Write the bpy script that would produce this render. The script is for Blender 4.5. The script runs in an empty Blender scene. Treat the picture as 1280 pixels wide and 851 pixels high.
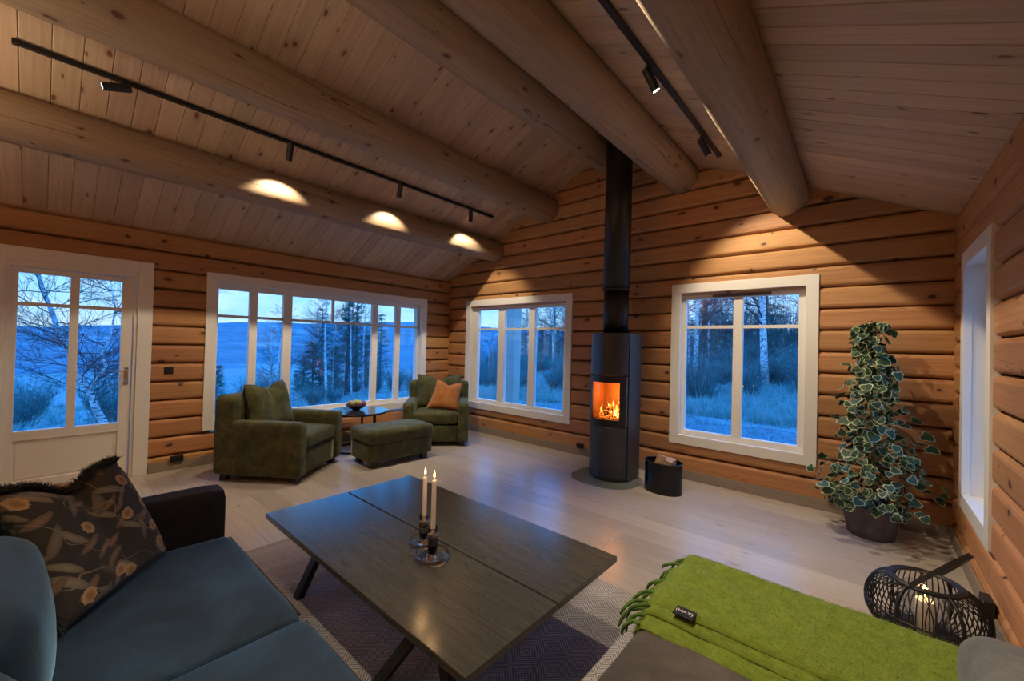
import bpy, bmesh, math, random
from mathutils import Vector, Matrix, noise
from math import sin, cos, pi, radians as rad
SC = bpy.context.scene
COL = SC.collection
RND = random.Random(7)

# ------------------------------------------------------------------ camera
cam_d = bpy.data.cameras.new('camera'); cam = bpy.data.objects.new('camera', cam_d); COL.objects.link(cam)
YAW, PIT, ROL = -.7189, .0124, .0261
Fw = Vector((sin(YAW)*cos(PIT), cos(YAW)*cos(PIT), sin(PIT)))
Rt = Vector((cos(YAW), -sin(YAW), 0)); Up = Rt.cross(Fw)
R2 = cos(ROL)*Rt + sin(ROL)*Up; U2 = -sin(ROL)*Rt + cos(ROL)*Up
cam.matrix_world = Matrix(((R2.x, U2.x, -Fw.x, 5.5682), (R2.y, U2.y, -Fw.y, -4.6676), (R2.z, U2.z, -Fw.z, 1.4178), (0, 0, 0, 1)))
cam_d.sensor_width = 36; cam_d.lens = 508.53/1280*36; cam_d.clip_start = .02; cam_d.clip_end = 20000
SC.camera = cam
# ------------------------------------------------------------------ exposure
SC.view_settings.view_transform = 'Standard'; SC.view_settings.look = 'None'
SC.view_settings.gamma = 1; SC.view_settings.use_curve_mapping = False
SC.view_settings.exposure = 0.33
SC.cycles.use_denoising = True
SC.cycles.max_bounces = 10; SC.cycles.diffuse_bounces = 5; SC.cycles.glossy_bounces = 4
SC.cycles.transparent_max_bounces = 16; SC.cycles.transmission_bounces = 8
SC.cycles.sample_clamp_indirect = 6

# ------------------------------------------------------------------ node helpers
class NT:
    def __init__(s, tree): s.t = tree; s.n = tree.nodes; s.l = tree.links
    def new(s, typ, **kw):
        n = s.n.new('ShaderNode'+typ)
        for k, v in kw.items(): setattr(n, k, v)
        return n
    def inp(s, node, key, v):
        if v is None: return
        sk = node.inputs[key]
        if hasattr(v, 'bl_rna') and 'NodeSocket' in v.bl_rna.identifier: s.l.new(v, sk)
        else:
            if isinstance(v, (tuple, list)) and len(v) == 3 and sk.type == 'RGBA': v = (*v, 1)
            sk.default_value = v
    def noise(s, vec, scale=5, detail=3, rough=.5, dist=0, out='Fac'):
        n = s.new('TexNoise'); s.inp(n, 'Vector', vec); s.inp(n, 'Scale', scale); s.inp(n, 'Detail', detail); s.inp(n, 'Roughness', rough); s.inp(n, 'Distortion', dist)
        return n.outputs[out]
    def math(s, op, a, b=None, c=None, clamp=False):
        n = s.new('Math', operation=op, use_clamp=clamp); s.inp(n, 0, a); s.inp(n, 1, b)
        if c is not None: s.inp(n, 2, c)
        return n.outputs[0]
    def vmath(s, op, a, b=None):
        n = s.new('VectorMath', operation=op); s.inp(n, 0, a)
        if b is not None: s.inp(n, 1, b)
        return n.outputs[0]
    def mapr(s, v, a, b, c=0., d=1., smooth=False):
        n = s.new('MapRange'); n.clamp = True
        if smooth: n.interpolation_type = 'SMOOTHSTEP'
        s.inp(n, 'Value', v); s.inp(n, 'From Min', a); s.inp(n, 'From Max', b); s.inp(n, 'To Min', c); s.inp(n, 'To Max', d)
        return n.outputs[0]
    def mix(s, f, a, b, mode='MIX'):
        n = s.new('Mix', data_type='RGBA', blend_type=mode)
        s.inp(n, 0, f); s.inp(n, 6, a); s.inp(n, 7, b)
        return n.outputs[2]
    def ramp(s, f, stops):
        n = s.new('ValToRGB'); s.inp(n, 0, f); e = n.color_ramp.elements
        while len(e) < len(stops): e.new(.5)
        for el, (p, c) in zip(e, stops): el.position = p; el.color = (*c, 1)
        return n.outputs[0]
    def bump(s, h, strength=.3, dist=.01):
        n = s.new('Bump'); s.inp(n, 'Height', h); s.inp(n, 'Strength', strength); s.inp(n, 'Distance', dist)
        return n.outputs[0]
    def coord(s, which='Object'): return s.new('TexCoord').outputs[which]
    def scale(s, v, sc): 
        n = s.new('Mapping'); s.inp(n, 'Vector', v); n.inputs['Scale'].default_value = sc
        return n.outputs[0]
    def sep(s, v): 
        n = s.new('SeparateXYZ'); s.inp(n, 0, v); return n.outputs
    def comb(s, x, y, z):
        n = s.new('CombineXYZ'); s.inp(n, 0, x); s.inp(n, 1, y); s.inp(n, 2, z); return n.outputs[0]

def newmat(name):
    m = bpy.data.materials.new(name); m.use_nodes = True; nt = NT(m.node_tree)
    b = [n for n in nt.n if n.type == 'BSDF_PRINCIPLED'][0]
    return m, nt, b
def simple(name, col, rough=.5, metal=0, var=.12, nscale=20, bump=0, **kw):
    m, nt, b = newmat(name)
    co = nt.coord()
    f = nt.noise(co, nscale, 3)
    c = nt.mix(f, tuple(x*(1-var) for x in col), tuple(min(1, x*(1+var)) for x in col))
    nt.inp(b, 'Base Color', c); nt.inp(b, 'Roughness', rough); nt.inp(b, 'Metallic', metal)
    if bump: nt.inp(b, 'Normal', nt.bump(nt.noise(co, nscale*4, 3), bump, .004))
    for k, v in kw.items(): nt.inp(b, k.replace('_', ' '), v)
    return m
def rnd_coord(nt, spread=37.):
    oi = nt.new('ObjectInfo'); r = oi.outputs['Random']
    off = nt.comb(nt.math('MULTIPLY', r, spread), nt.math('MULTIPLY', r, spread*1.7), nt.math('MULTIPLY', r, spread*.6))
    return nt.vmath('ADD', nt.coord(), off), r
def wood(name, light, dark, knot, rough=.6, grain=1., knots=1., knot_scale=2.2, plane='xy', crack=0., vary=.25, grey=None, kstretch=.55, bump=.25):
    """pine with its grain along local x"""
    m, nt, b = newmat(name)
    co, r = rnd_coord(nt)
    warp = nt.noise(nt.scale(co, (1.2, 5, 5)), 1.3, 2, out='Color')
    w = nt.vmath('ADD', co, nt.vmath('MULTIPLY', nt.vmath('SUBTRACT', warp, (.5, .5, .5)), (0, .05, .05)))
    g1 = nt.noise(nt.scale(w, (.5, 14, 14)), 3*grain, 5, .68)
    g2 = nt.noise(nt.scale(w, (.9, 60, 60)), 2*grain, 2, .5)
    broad = nt.noise(nt.scale(co, (.8, 3, 3)), 1.6, 2)
    base = nt.mix(nt.mapr(nt.math('ADD', nt.math('MULTIPLY', g1, .7), nt.math('MULTIPLY', g2, .3)), .36, .66), dark, light)
    base = nt.mix(nt.mapr(broad, .35, .7, 0, .35), base, tuple(x*.72 for x in light))
    if grey: base = nt.mix(nt.mapr(nt.noise(nt.scale(co, (.7, 4, 4)), 2.2, 4), .45, .7, 0, .7), base, grey)
    hv = nt.new('HueSaturation'); nt.inp(hv, 'Color', base); nt.inp(hv, 'Value', nt.mapr(r, 0, 1, 1-vary, 1+vary*.6)); nt.inp(hv, 'Hue', nt.mapr(nt.math('FRACT', nt.math('MULTIPLY', r, 7.3)), 0, 1, .494, .508))
    base = hv.outputs[0]
    h = g1
    if knots:
        wx, wy, wz = nt.sep(w)
        if plane == 'cyl':
            lx, ly, lz = nt.sep(nt.coord()); wy = nt.math('MULTIPLY', nt.math('ARCTAN2', ly, lz), .17)
        kv = nt.comb(nt.math('MULTIPLY', wx, kstretch), wz if plane == 'xz' else wy, 0.)
        kv = nt.vmath('ADD', kv, nt.vmath('MULTIPLY', nt.vmath('SUBTRACT', nt.noise(co, 9, 2, out='Color'), (.5, .5, .5)), (.05, .03, 0)))
        v = nt.new('TexVoronoi'); v.voronoi_dimensions = '2D'; v.feature = 'F1'; nt.inp(v, 'Vector', kv); nt.inp(v, 'Scale', knot_scale*2); nt.inp(v, 'Randomness', 1.)
        sz = nt.mapr(nt.sep(v.outputs['Color'])[0], .35, 1, .0, .10*knots)
        d = nt.math('DIVIDE', v.outputs['Distance'], nt.math('MAXIMUM', sz, .001))
        km = nt.mapr(d, .75, 1.1, 1, 0)
        halo = nt.mapr(d, .9, 2.6, .45, 0)
        base = nt.mix(halo, base, tuple(x*.55 for x in dark))
        base = nt.mix(km, base, knot)
    if crack:
        cn = nt.math('ABSOLUTE', nt.math('SUBTRACT', nt.noise(nt.scale(co, (.10, 3.2, 3.2)), 1.7, 3, .4), .5))
        cm = nt.mapr(cn, 0, .0035*crack, 1, 0)
        cm = nt.math('MULTIPLY', cm, nt.mapr(nt.noise(nt.scale(co, (.8, .8, .8)), 1.5, 1), .48, .54))
        base = nt.mix(cm, base, (.02, .012, .008)); h = nt.math('SUBTRACT', h, nt.math('MULTIPLY', cm, 2))
    nt.inp(b, 'Base Color', base); nt.inp(b, 'Roughness', rough); nt.inp(b, 'Normal', nt.bump(h, bump, .006))
    return m
def velvet(name, light, dark, sheen=.6, scale=9, tint=(1, 1, 1)):
    m, nt, b = newmat(name)
    co = nt.coord()
    n1 = nt.noise(co, scale, 5, .65, .6); n2 = nt.noise(co, scale*22, 2)
    c = nt.mix(nt.mapr(n1, .38, .66), dark, light); c = nt.mix(nt.mapr(n2, .3, .7, 0, .25), c, tuple(x*.6 for x in dark))
    nt.inp(b, 'Base Color', c); nt.inp(b, 'Roughness', .85); nt.inp(b, 'Sheen Weight', sheen); nt.inp(b, 'Sheen Roughness', .35); nt.inp(b, 'Sheen Tint', tint)
    nt.inp(b, 'Normal', nt.bump(nt.math('ADD', n1, nt.math('MULTIPLY', n2, .4)), .25, .006))
    return m

# ------------------------------------------------------------------ world: blue hour sky
W = bpy.data.worlds.new('world'); SC.world = W; W.use_nodes = True
wn = NT(W.node_tree); bg = [n for n in wn.n if n.type == 'BACKGROUND'][0]
gen = wn.coord('Generated'); z = wn.sep(gen)[2]
sky = wn.ramp(z, [(0., (.105, .17, .235)), (.05, (.085, .165, .255)), (.16, (.035, .17, .36)), (.42, (.002, .20, .74)), (1., (.001, .19, .80))])
pr = wn.comb(wn.math('DIVIDE', wn.sep(gen)[0], wn.math('ADD', z, .12)), wn.math('DIVIDE', wn.sep(gen)[1], wn.math('ADD', z, .12)), 0.)
cl = wn.noise(wn.scale(pr, (.45, .9, 1)), 1.4, 6, .58, .5)
clm = wn.math('MULTIPLY', wn.mapr(cl, .44, .66), .8)
sky = wn.mix(clm, sky, (.145, .20, .27))
wn.inp(bg, 'Color', sky); wn.inp(bg, 'Strength', 4.7)
SPOT_W = 72.

def area(name, loc, size, energy, col, rot=(0, 0, 0)):
    ld = bpy.data.lights.new(name, 'AREA'); ld.shape = 'DISK'; ld.size = size; ld.energy = energy; ld.color = col
    o = bpy.data.objects.new(name, ld); COL.objects.link(o); o.location = loc; o.rotation_euler = rot
area('fill_uplight', (1.9, -6.1, 2.35), .5, 27, (1, .80, .56), (pi, 0, 0)); area('fill_uplight', (4.2, -6.1, 2.35), .5, 27, (1, .80, .56), (pi, 0, 0))  # unseen fill lamps added behind the camera to lift the ambient light
# ------------------------------------------------------------------ materials
M = {}
M['log'] = wood('log_pine', (.56, .28, .115), (.40, .175, .062), (.07, .022, .012), .6, knots=1.0, knot_scale=2.5, crack=.4, vary=.20, plane='xz', kstretch=.6)
M['board'] = wood('ceiling_pine', (.58, .41, .28), (.45, .30, .19), (.19, .07, .03), .6, knots=.95, knot_scale=3.0, vary=.13, bump=.08, kstretch=.45)
M['beam'] = wood('beam_log', (.42, .285, .17), (.27, .17, .095), (.11, .05, .03), .6, knots=1.15, knot_scale=3.1, crack=.9, vary=.1, grey=(.30, .24, .18), bump=.5, plane='cyl', kstretch=.6)
M['floor'] = wood('oak_floor', (.56, .49, .415), (.44, .375, .31), (.36, .29, .22), .28, knots=.35, knot_scale=1.1, vary=.13, bump=.04)
M['skirt'] = wood('skirting_wood', (.34, .28, .22), (.25, .20, .155), (.2, .15, .1), .5, knots=0, vary=.05, bump=.05)
M['white'] = simple('white_paint', (.80, .78, .72), .35, var=.02, nscale=3)
M['black'] = simple('black_metal', (.012, .012, .013), .35, var=.2)
M['plastic'] = simple('black_plastic', (.014, .014, .015), .4, var=.2)
M['chrome'] = simple('brushed_steel', (.62, .62, .62), .25, 1., var=.05)
M['thresh'] = wood('threshold_wood', (.50, .30, .14), (.4, .22, .09), (.2, .1, .05), .5, knots=0)
M['vent'] = simple('grey_vent', (.12, .12, .12), .5)
M['green'] = velvet('olive_velvet', (.112, .112, .034), (.042, .044, .013), .35, 8, (.75, .85, .6))
M['foot'] = simple('dark_wood_foot', (.018, .014, .012), .4)
M['orange'] = velvet('orange_velvet', (.52, .21, .055), (.40, .145, .035), .35, 9, (1, .8, .6))
M['sofa'] = velvet('slate_velvet', (.022, .062, .120), (.009, .025, .052), .7, 4, (.35, .68, 1))
M['sofa_dark'] = velvet('dark_velvet', (.018, .018, .024), (.008, .008, .011), .05, 5)
M['chaise'] = velvet('lamp_warmed_velvet', (.13, .112, .098), (.068, .058, .052), .25, 5)  # sofa velvet again, with the warm spotlight put into its colour
M['throw'] = velvet('green_mohair', (.22, .305, .028), (.16, .235, .016), .5, 26, (.6, 1, .5))
M['tassel'] = velvet('green_tassel', (.12, .24, .035), (.07, .15, .02), .5, 30, (.6, 1, .5))
M['steel_black'] = simple('stove_steel', (.080, .088, .10), .42, .85, var=.08, nscale=60)
M['bucket'] = simple('black_enamel', (.012, .012, .014), .25, .3, var=.05)
M['pipe'] = simple('flue_black', (.008, .008, .009), .42, var=.1)
M['fire_brick'] = simple('fire_chamber', (.30, .15, .06), .8, var=.2)
M['bark_log'] = simple('firewood_bark', (.46, .29, .18), .85, var=.4, nscale=25, bump=.5)
M['wax'] = simple('candle_wax', (.85, .75, .62), .45, var=.03, Subsurface_Weight=.4, Subsurface_Radius=(.02, .012, .006))
M['wick'] = simple('wick', (.02, .015, .01), .9)
M['rattan'] = simple('black_rattan', (.010, .010, .011), .4, var=.3, nscale=90)
M['terracotta'] = simple('dark_clay', (.10, .085, .08), .8, var=.6, nscale=14, bump=.5)
M['soil'] = simple('soil', (.03, .02, .012), .95, var=.4, nscale=60, bump=.6)
M['stem'] = simple('ivy_stem', (.10, .08, .03), .8, var=.3)
M['leaf'] = simple('ivy_green', (.028, .066, .024), .55, var=.6, nscale=30)
M['cream'] = simple('ivy_cream', (.44, .50, .26), .45, var=.3, nscale=30)
M['bowl'] = simple('dark_bowl', (.06, .025, .035), .3, var=.4, nscale=30)

def mat_glass(name, tint=(1, 1, 1), ior=1.45, rough=0., absorb=None):
    m, nt, b = newmat(name); nt.n.remove(b)
    out = [n for n in nt.n if n.type == 'OUTPUT_MATERIAL'][0]
    fr = nt.new('Fresnel'); bf = nt.new('NewGeometry').outputs['Backfacing']; nt.inp(fr, 'IOR', nt.mapr(bf, 0, 1, ior, 1/ior))   # thin pane: same reflectance on both faces
    tr = nt.new('BsdfTransparent'); nt.inp(tr, 'Color', (*tint, 1))
    gl = nt.new('BsdfGlossy'); nt.inp(gl, 'Roughness', rough)
    mx = nt.new('MixShader'); nt.inp(mx, 0, fr.outputs[0]); nt.inp(mx, 1, tr.outputs[0]); nt.inp(mx, 2, gl.outputs[0])
    nt.l.new(mx.outputs[0], out.inputs[0])
    return m
M['glass'] = mat_glass('window_glass', (.97, .985, .99), 1.45)
M['hearth'] = mat_glass('hearth_glass', (.84, .89, .88), 1.5)
M['clear'] = mat_glass('clear_glass', (.93, .94, .95), 1.5)
M['smoke'] = mat_glass('smoked_glass', (.80, .76, .73), 1.5)
def mat_refr(name, col):
    m, nt, b = newmat(name); nt.inp(b, 'Base Color', (*col, 1)); nt.inp(b, 'Roughness', .02); nt.inp(b, 'Transmission Weight', 1.); nt.inp(b, 'IOR', 1.45); return m
M['dish_glass'] = mat_refr('thick_glass', (.96, .97, .98)); M['smoke'] = mat_refr('smoked_glass', (.66, .60, .55))
M['grey_velvet'] = velvet('grey_velvet', (.20, .205, .21), (.11, .115, .12), .4, 6, (.8, .9, 1))
M['firedoor'] = mat_glass('stove_glass', (.80, .70, .60), 1.5)

def emitter(name, col, s):
    m, nt, b = newmat(name)
    nt.inp(b, 'Base Color', (*col, 1)); nt.inp(b, 'Emission Color', (*col, 1)); nt.inp(b, 'Emission Strength', s)
    return m
M['lens'] = emitter('lamp_lens', (1, .93, .80), 6)
M['flame'] = emitter('candle_flame', (1, .55, .16), 5)
def mat_fire():
    m, nt, b = newmat('wood_fire_flames')
    co = nt.coord()
    n = nt.noise(nt.scale(co, (1, 1, .5)), 26, 4, .6, 1.)
    c = nt.ramp(nt.mapr(n, .32, .68), [(0, (.75, .06, .004)), (.45, (1, .22, .02)), (.8, (1, .55, .12)), (1, (1, .85, .45))])
    nt.inp(b, 'Base Color', (.1, .03, .01, 1)); nt.inp(b, 'Emission Color', c); nt.inp(b, 'Emission Strength', nt.mapr(n, .35, .7, .5, 6))
    return m
M['fire'] = mat_fire()
def mat_ember():
    m, nt, b = newmat('glowing_log')
    n = nt.noise(nt.coord(), 40, 3)
    nt.inp(b, 'Base Color', (.03, .015, .01, 1)); nt.inp(b, 'Emission Color', (1, .25, .03, 1)); nt.inp(b, 'Emission Strength', nt.mapr(n, .45, .7, 0, 4))
    return m
M['ember'] = mat_ember()
def mat_table():
    m, nt, b = newmat('stained_oak_top')
    co, r = rnd_coord(nt)
    g = nt.noise(nt.scale(co, (1, 22, 22)), 3.5, 4, .62); g2 = nt.noise(nt.scale(co, (3, 150, 150)), 2, 2)
    rings = nt.noise(nt.scale(co, (.8, 4, 4)), 2.5, 1)
    rr = nt.math('FRACT', nt.math('MULTIPLY', rings, 14.))
    c = nt.mix(nt.mapr(g, .35, .65), (.055, .056, .048), (.080, .080, .068)); c = nt.mix(nt.mapr(rr, .0, .3, .35, 0), c, (.032, .032, .028))
    nt.inp(b, 'Base Color', c); nt.inp(b, 'Roughness', nt.mapr(g2, .3, .7, .17, .27)); nt.inp(b, 'Normal', nt.bump(nt.math('ADD', g, g2), .05, .003))
    nt.inp(b, 'Specular IOR Level', 1.)
    return m
M['table'] = mat_table()
M['side_top'] = simple('dark_lacquer_top', (.03, .034, .04), .13, var=.1)
def mat_rug():
    m, nt, b = newmat('herringbone_weave')
    co = nt.coord(); x, y, zz = nt.sep(co)[0], nt.sep(co)[1], nt.sep(co)[2]
    # zigzag chevrons in bands along x
    px = nt.math('PINGPONG', nt.math('ADD', x, 10.), .075)
    py = nt.math('PINGPONG', nt.math('ADD', y, 10.), .11)
    d = nt.math('ADD', nt.math('ADD', px, py), 0.)
    st = nt.math('FRACT', nt.math('MULTIPLY', d, 1/.0165))
    line = nt.mapr(nt.math('ABSOLUTE', nt.math('SUBTRACT', st, .5)), .12, .34)
    band = nt.noise(nt.comb(nt.math('MULTIPLY', x, 1.), 0., 0.), 5.5, 1)
    yarn = nt.noise(co, 160, 2)
    a = nt.mix(nt.mapr(band, .42, .6), (.70, .66, .62), (.54, .45, .37))
    c = nt.mix(line, (.24, .22, .20), a); c = nt.mix(nt.mapr(yarn, .35, .65, 0, .35), c, (.22, .19, .165))
    nt.inp(b, 'Base Color', c); nt.inp(b, 'Roughness', .95); nt.inp(b, 'Normal', nt.bump(nt.math('ADD', line, yarn), .6, .006))
    return m
M['rug'] = mat_rug()
def mat_floral():
    """dark cushion fabric printed with tan thistles and pale leaves, print in uv space"""
    m, nt, b = newmat('floral_print'); uv = nt.coord('UV')
    w = nt.vmath('ADD', uv, nt.vmath('MULTIPLY', nt.vmath('SUBTRACT', nt.noise(uv, 3, 1, out='Color'), (.5, .5, .5)), (.12, .12, 0)))
    base = nt.mix(nt.noise(uv, 6, 3), (.013, .012, .010), (.040, .033, .025))
    def leaves(scale, ang, sx, col, col2, lo):
        mp = nt.new('Mapping'); nt.inp(mp, 'Vector', w); mp.inputs['Rotation'].default_value = (0, 0, ang)
        v = nt.new('TexVoronoi'); v.voronoi_dimensions = '2D'; nt.inp(v, 'Vector', nt.scale(mp.outputs[0], (scale, scale*sx, 1))); nt.inp(v, 'Scale', 1.); nt.inp(v, 'Randomness', .8)
        mk = nt.mapr(v.outputs['Distance'], .27, .30, 1, 0)
        keep = nt.mapr(nt.sep(v.outputs['Color'])[0], lo, lo+.02)
        return nt.math('MULTIPLY', mk, keep), v.outputs['Distance']
    for args in ((2.6, .75, 3.6, (.24, .20, .14), .42), (2.9, -.6, 3.8, (.20, .13, .08), .48), (2.5, 1.9, 3.8, (.17, .14, .10), .55)):
        k, dd = leaves(args[0], args[1], args[2], args[3], None, args[4])
        base = nt.mix(k, base, nt.mix(nt.mapr(dd, .0, .28), args[3], tuple(q*.6 for q in args[3])))
    # stems
    sn = nt.math('ABSOLUTE', nt.math('SUBTRACT', nt.noise(uv, 2.6, 1, .4), .5)); base = nt.mix(nt.mapr(sn, .0, .006, .9, 0), base, (.26, .20, .13))
    v = nt.new('TexVoronoi'); v.voronoi_dimensions = '2D'; nt.inp(v, 'Vector', uv); nt.inp(v, 'Scale', 4.); nt.inp(v, 'Randomness', .75)
    dn = nt.math('ADD', v.outputs['Distance'], nt.math('MULTIPLY', nt.math('SUBTRACT', nt.noise(uv, 45, 1), .5), .14))
    keep = nt.mapr(nt.sep(v.outputs['Color'])[1], .33, .35)
    fl = nt.math('MULTIPLY', nt.mapr(dn, .20, .225, 1, 0), keep)
    base = nt.mix(fl, base, nt.mix(nt.mapr(dn, .05, .2), (.26, .13, .045), (.48, .30, .14)))
    nt.inp(b, 'Base Color', base); nt.inp(b, 'Roughness', .8); nt.inp(b, 'Sheen Weight', .12); nt.inp(b, 'Normal', nt.bump(nt.noise(uv, 120, 2), .15, .003))
    return m
M['floral'] = mat_floral()
M['fringe'] = velvet('dark_teal_fringe', (.05, .08, .10), (.012, .02, .026), .3, 30)
# outdoors
M['ground'] = simple('dusk_tinted_ground', (.16, .27, .27), .95, var=.45, nscale=.9, bump=.3)  # red held low: the blue of dusk light is put into the base colour
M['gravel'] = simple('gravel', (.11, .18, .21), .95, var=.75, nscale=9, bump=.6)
M['grass'] = simple('dry_grass', (.24, .40, .37), .9, var=.5, nscale=1.5)  # blades carry the dusk blue in their colour too
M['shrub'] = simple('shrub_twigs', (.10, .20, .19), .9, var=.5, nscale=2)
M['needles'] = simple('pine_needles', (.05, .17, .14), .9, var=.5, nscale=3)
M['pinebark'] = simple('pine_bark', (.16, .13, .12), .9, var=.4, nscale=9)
M['twig'] = simple('dark_twigs', (.085, .075, .08), .9, var=.2)
M['post'] = wood('porch_post_wood', (.62, .56, .48), (.5, .44, .36), (.2, .12, .08), .7, knots=.8)
def mat_birch():
    m, nt, b = newmat('birch_bark'); co = nt.coord()
    n = nt.noise(nt.scale(co, (3, 3, 14)), 3, 3); n2 = nt.noise(nt.scale(co, (1, 1, 2)), 3, 2)
    c = nt.mix(nt.mapr(n, .52, .60), (.78, .76, .74), (.10, .09, .09)); c = nt.mix(nt.mapr(n2, .55, .7, 0, .7), c, (.25, .23, .22))
    nt.inp(b, 'Base Color', c); nt.inp(b, 'Roughness', .8); return m
M['birch'] = mat_birch()
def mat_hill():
    m, nt, b = newmat('forested_hill'); co = nt.coord()  # forest tones pushed to blue, distance haze painted into the base colour
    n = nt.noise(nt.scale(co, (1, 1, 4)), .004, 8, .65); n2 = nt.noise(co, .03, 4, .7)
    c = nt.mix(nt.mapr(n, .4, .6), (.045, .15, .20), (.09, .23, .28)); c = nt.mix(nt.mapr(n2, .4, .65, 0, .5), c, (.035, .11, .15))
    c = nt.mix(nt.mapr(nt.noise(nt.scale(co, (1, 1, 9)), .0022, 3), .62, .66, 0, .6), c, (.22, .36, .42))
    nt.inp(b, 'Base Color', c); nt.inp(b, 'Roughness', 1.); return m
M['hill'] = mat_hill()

# ------------------------------------------------------------------ mesh helpers
class MB:
    """collects verts/faces; build() links them as one mesh object"""
    def __init__(s): s.v = []; s.f = []; s.m = []
    def add(s, vs, fs, mi=0):
        o = len(s.v); s.v += [tuple(v) for v in vs]; s.f += [tuple(i+o for i in f) for f in fs]; s.m += [mi]*len(fs)
    def box(s, a, b, mi=0):
        (x0, y0, z0), (x1, y1, z1) = a, b
        s.add([(x0, y0, z0), (x1, y0, z0), (x1, y1, z0), (x0, y1, z0), (x0, y0, z1), (x1, y0, z1), (x1, y1, z1), (x0, y1, z1)],
              [(0, 3, 2, 1), (4, 5, 6, 7), (0, 1, 5, 4), (1, 2, 6, 5), (2, 3, 7, 6), (3, 0, 4, 7)], mi)
        return s
    def tube(s, pts, rad_, n=8, mi=0, cap=True, closed=False, flat=1.):
        pts = [Vector(p) for p in pts]; k = len(pts)
        rs = rad_ if isinstance(rad_, (list, tuple)) else [rad_]*k
        base = len(s.v); prev = None
        for i, p in enumerate(pts):
            if closed: t = (pts[(i+1) % k]-pts[i-1])
            else: t = pts[min(i+1, k-1)]-pts[max(i-1, 0)]
            t = t.normalized() if t.length > 1e-9 else Vector((0, 0, 1))
            if prev is None:
                a = Vector((0, 0, 1)) if abs(t.z) < .9 else Vector((1, 0, 0)); u = t.cross(a).normalized()
            else:
                u = prev - t*prev.dot(t); u = u.normalized() if u.length > 1e-6 else t.orthogonal().normalized()
            prev = u; w = t.cross(u)
            for j in range(n):
                an = 2*pi*j/n; q = p + (u*cos(an) + w*sin(an)*flat)*rs[i]; s.v.append((q.x, q.y, q.z))
        segs = k if closed else k-1
        for i in range(segs):
            for j in range(n):
                a0 = base+i*n+j; a1 = base+i*n+(j+1) % n; b0 = base+((i+1) % k)*n+j; b1 = base+((i+1) % k)*n+(j+1) % n
                s.f.append((a0, a1, b1, b0)); s.m.append(mi)
        if cap and not closed:
            s.f.append(tuple(base+j for j in range(n))[::-1]); s.m.append(mi)
            s.f.append(tuple(base+(k-1)*n+j for j in range(n))); s.m.append(mi)
        return s
    def lathe(s, prof, n=32, c=(0, 0, 0), mi=0, sx=1., sy=1.):
        base = len(s.v)
        for r, z_ in prof:
            for j in range(n):
                a = 2*pi*j/n; s.v.append((c[0]+r*cos(a)*sx, c[1]+r*sin(a)*sy, c[2]+z_))
        for i in range(len(prof)-1):
            for j in range(n):
                a0 = base+i*n+j; a1 = base+i*n+(j+1) % n
                s.f.append((a0, a1, a1+n, a0+n)); s.m.append(mi)
        if prof[0][0] > 1e-5: s.f.append(tuple(base+j for j in range(n))[::-1]); s.m.append(mi)
        if prof[-1][0] > 1e-5: s.f.append(tuple(base+(len(prof)-1)*n+j for j in range(n))); s.m.append(mi)
        return s
    def cyl(s, c, r, h, n=24, mi=0): return s.lathe([(r, 0), (r, h)], n, c, mi)
    def poly(s, pts, z0, z1, mi=0):
        n = len(pts); s.add([(x, y, z0) for x, y in pts]+[(x, y, z1) for x, y in pts],
            [tuple(range(n))[::-1], tuple(range(n, 2*n))]+[(i, (i+1) % n, n+(i+1) % n, n+i) for i in range(n)], mi); return s
    def mesh(s, name, mats, smooth=False):
        me = bpy.data.meshes.new(name); me.from_pydata(s.v, [], s.f); me.update()
        mats = mats if isinstance(mats, (list, tuple)) else [mats]
        for q in mats: me.materials.append(q)
        if len(mats) > 1: me.polygons.foreach_set('material_index', s.m)
        if smooth: me.polygons.foreach_set('use_smooth', [True]*len(me.polygons))
        return me
    def build(s, name, mats, parent=None, loc=None, rz=0, smooth=False, bevel=0, label=None, autos=None):
        o = link(name, s.mesh(name, mats, smooth), parent, loc, rz)
        if bevel:
            bm = o.modifiers.new('bevel', 'BEVEL'); bm.width = bevel; bm.segments = 2; bm.limit_method = 'ANGLE'; bm.angle_limit = rad(40)
        if label: o['label'] = label
        return o
def link(name, data, parent=None, loc=None, rz=0):
    o = bpy.data.objects.new(name, data); COL.objects.link(o)
    if parent is not None: o.parent = parent
    if loc is not None: o.location = loc
    if rz: o.rotation_euler[2] = rz
    return o
def thing(name, label, cat, loc=(0, 0, 0), rz=0, group=None):
    o = link(name, None, None, loc, rz); o.empty_display_size = .1
    return tag(o, label, cat, group)
def tag(o, label, cat, group=None, kind=None):
    if label: o['label'] = label
    if cat: o['category'] = cat
    if group: o['group'] = group
    if kind: o['kind'] = kind
    return o
def struct(name, loc=(0, 0, 0), rz=0, data=None):
    o = link(name, data, None, loc, rz); o['kind'] = 'structure'; return o
def copy_tree(src, parent=None, loc=None, rz=None, label=None):
    c = src.copy(); COL.objects.link(c)
    if parent is not None: c.parent = parent
    if loc is not None: c.location = loc
    if rz is not None: c.rotation_euler[2] = rz
    if label: c['label'] = label
    for ch in src.children: copy_tree(ch, c)
    return c
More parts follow.
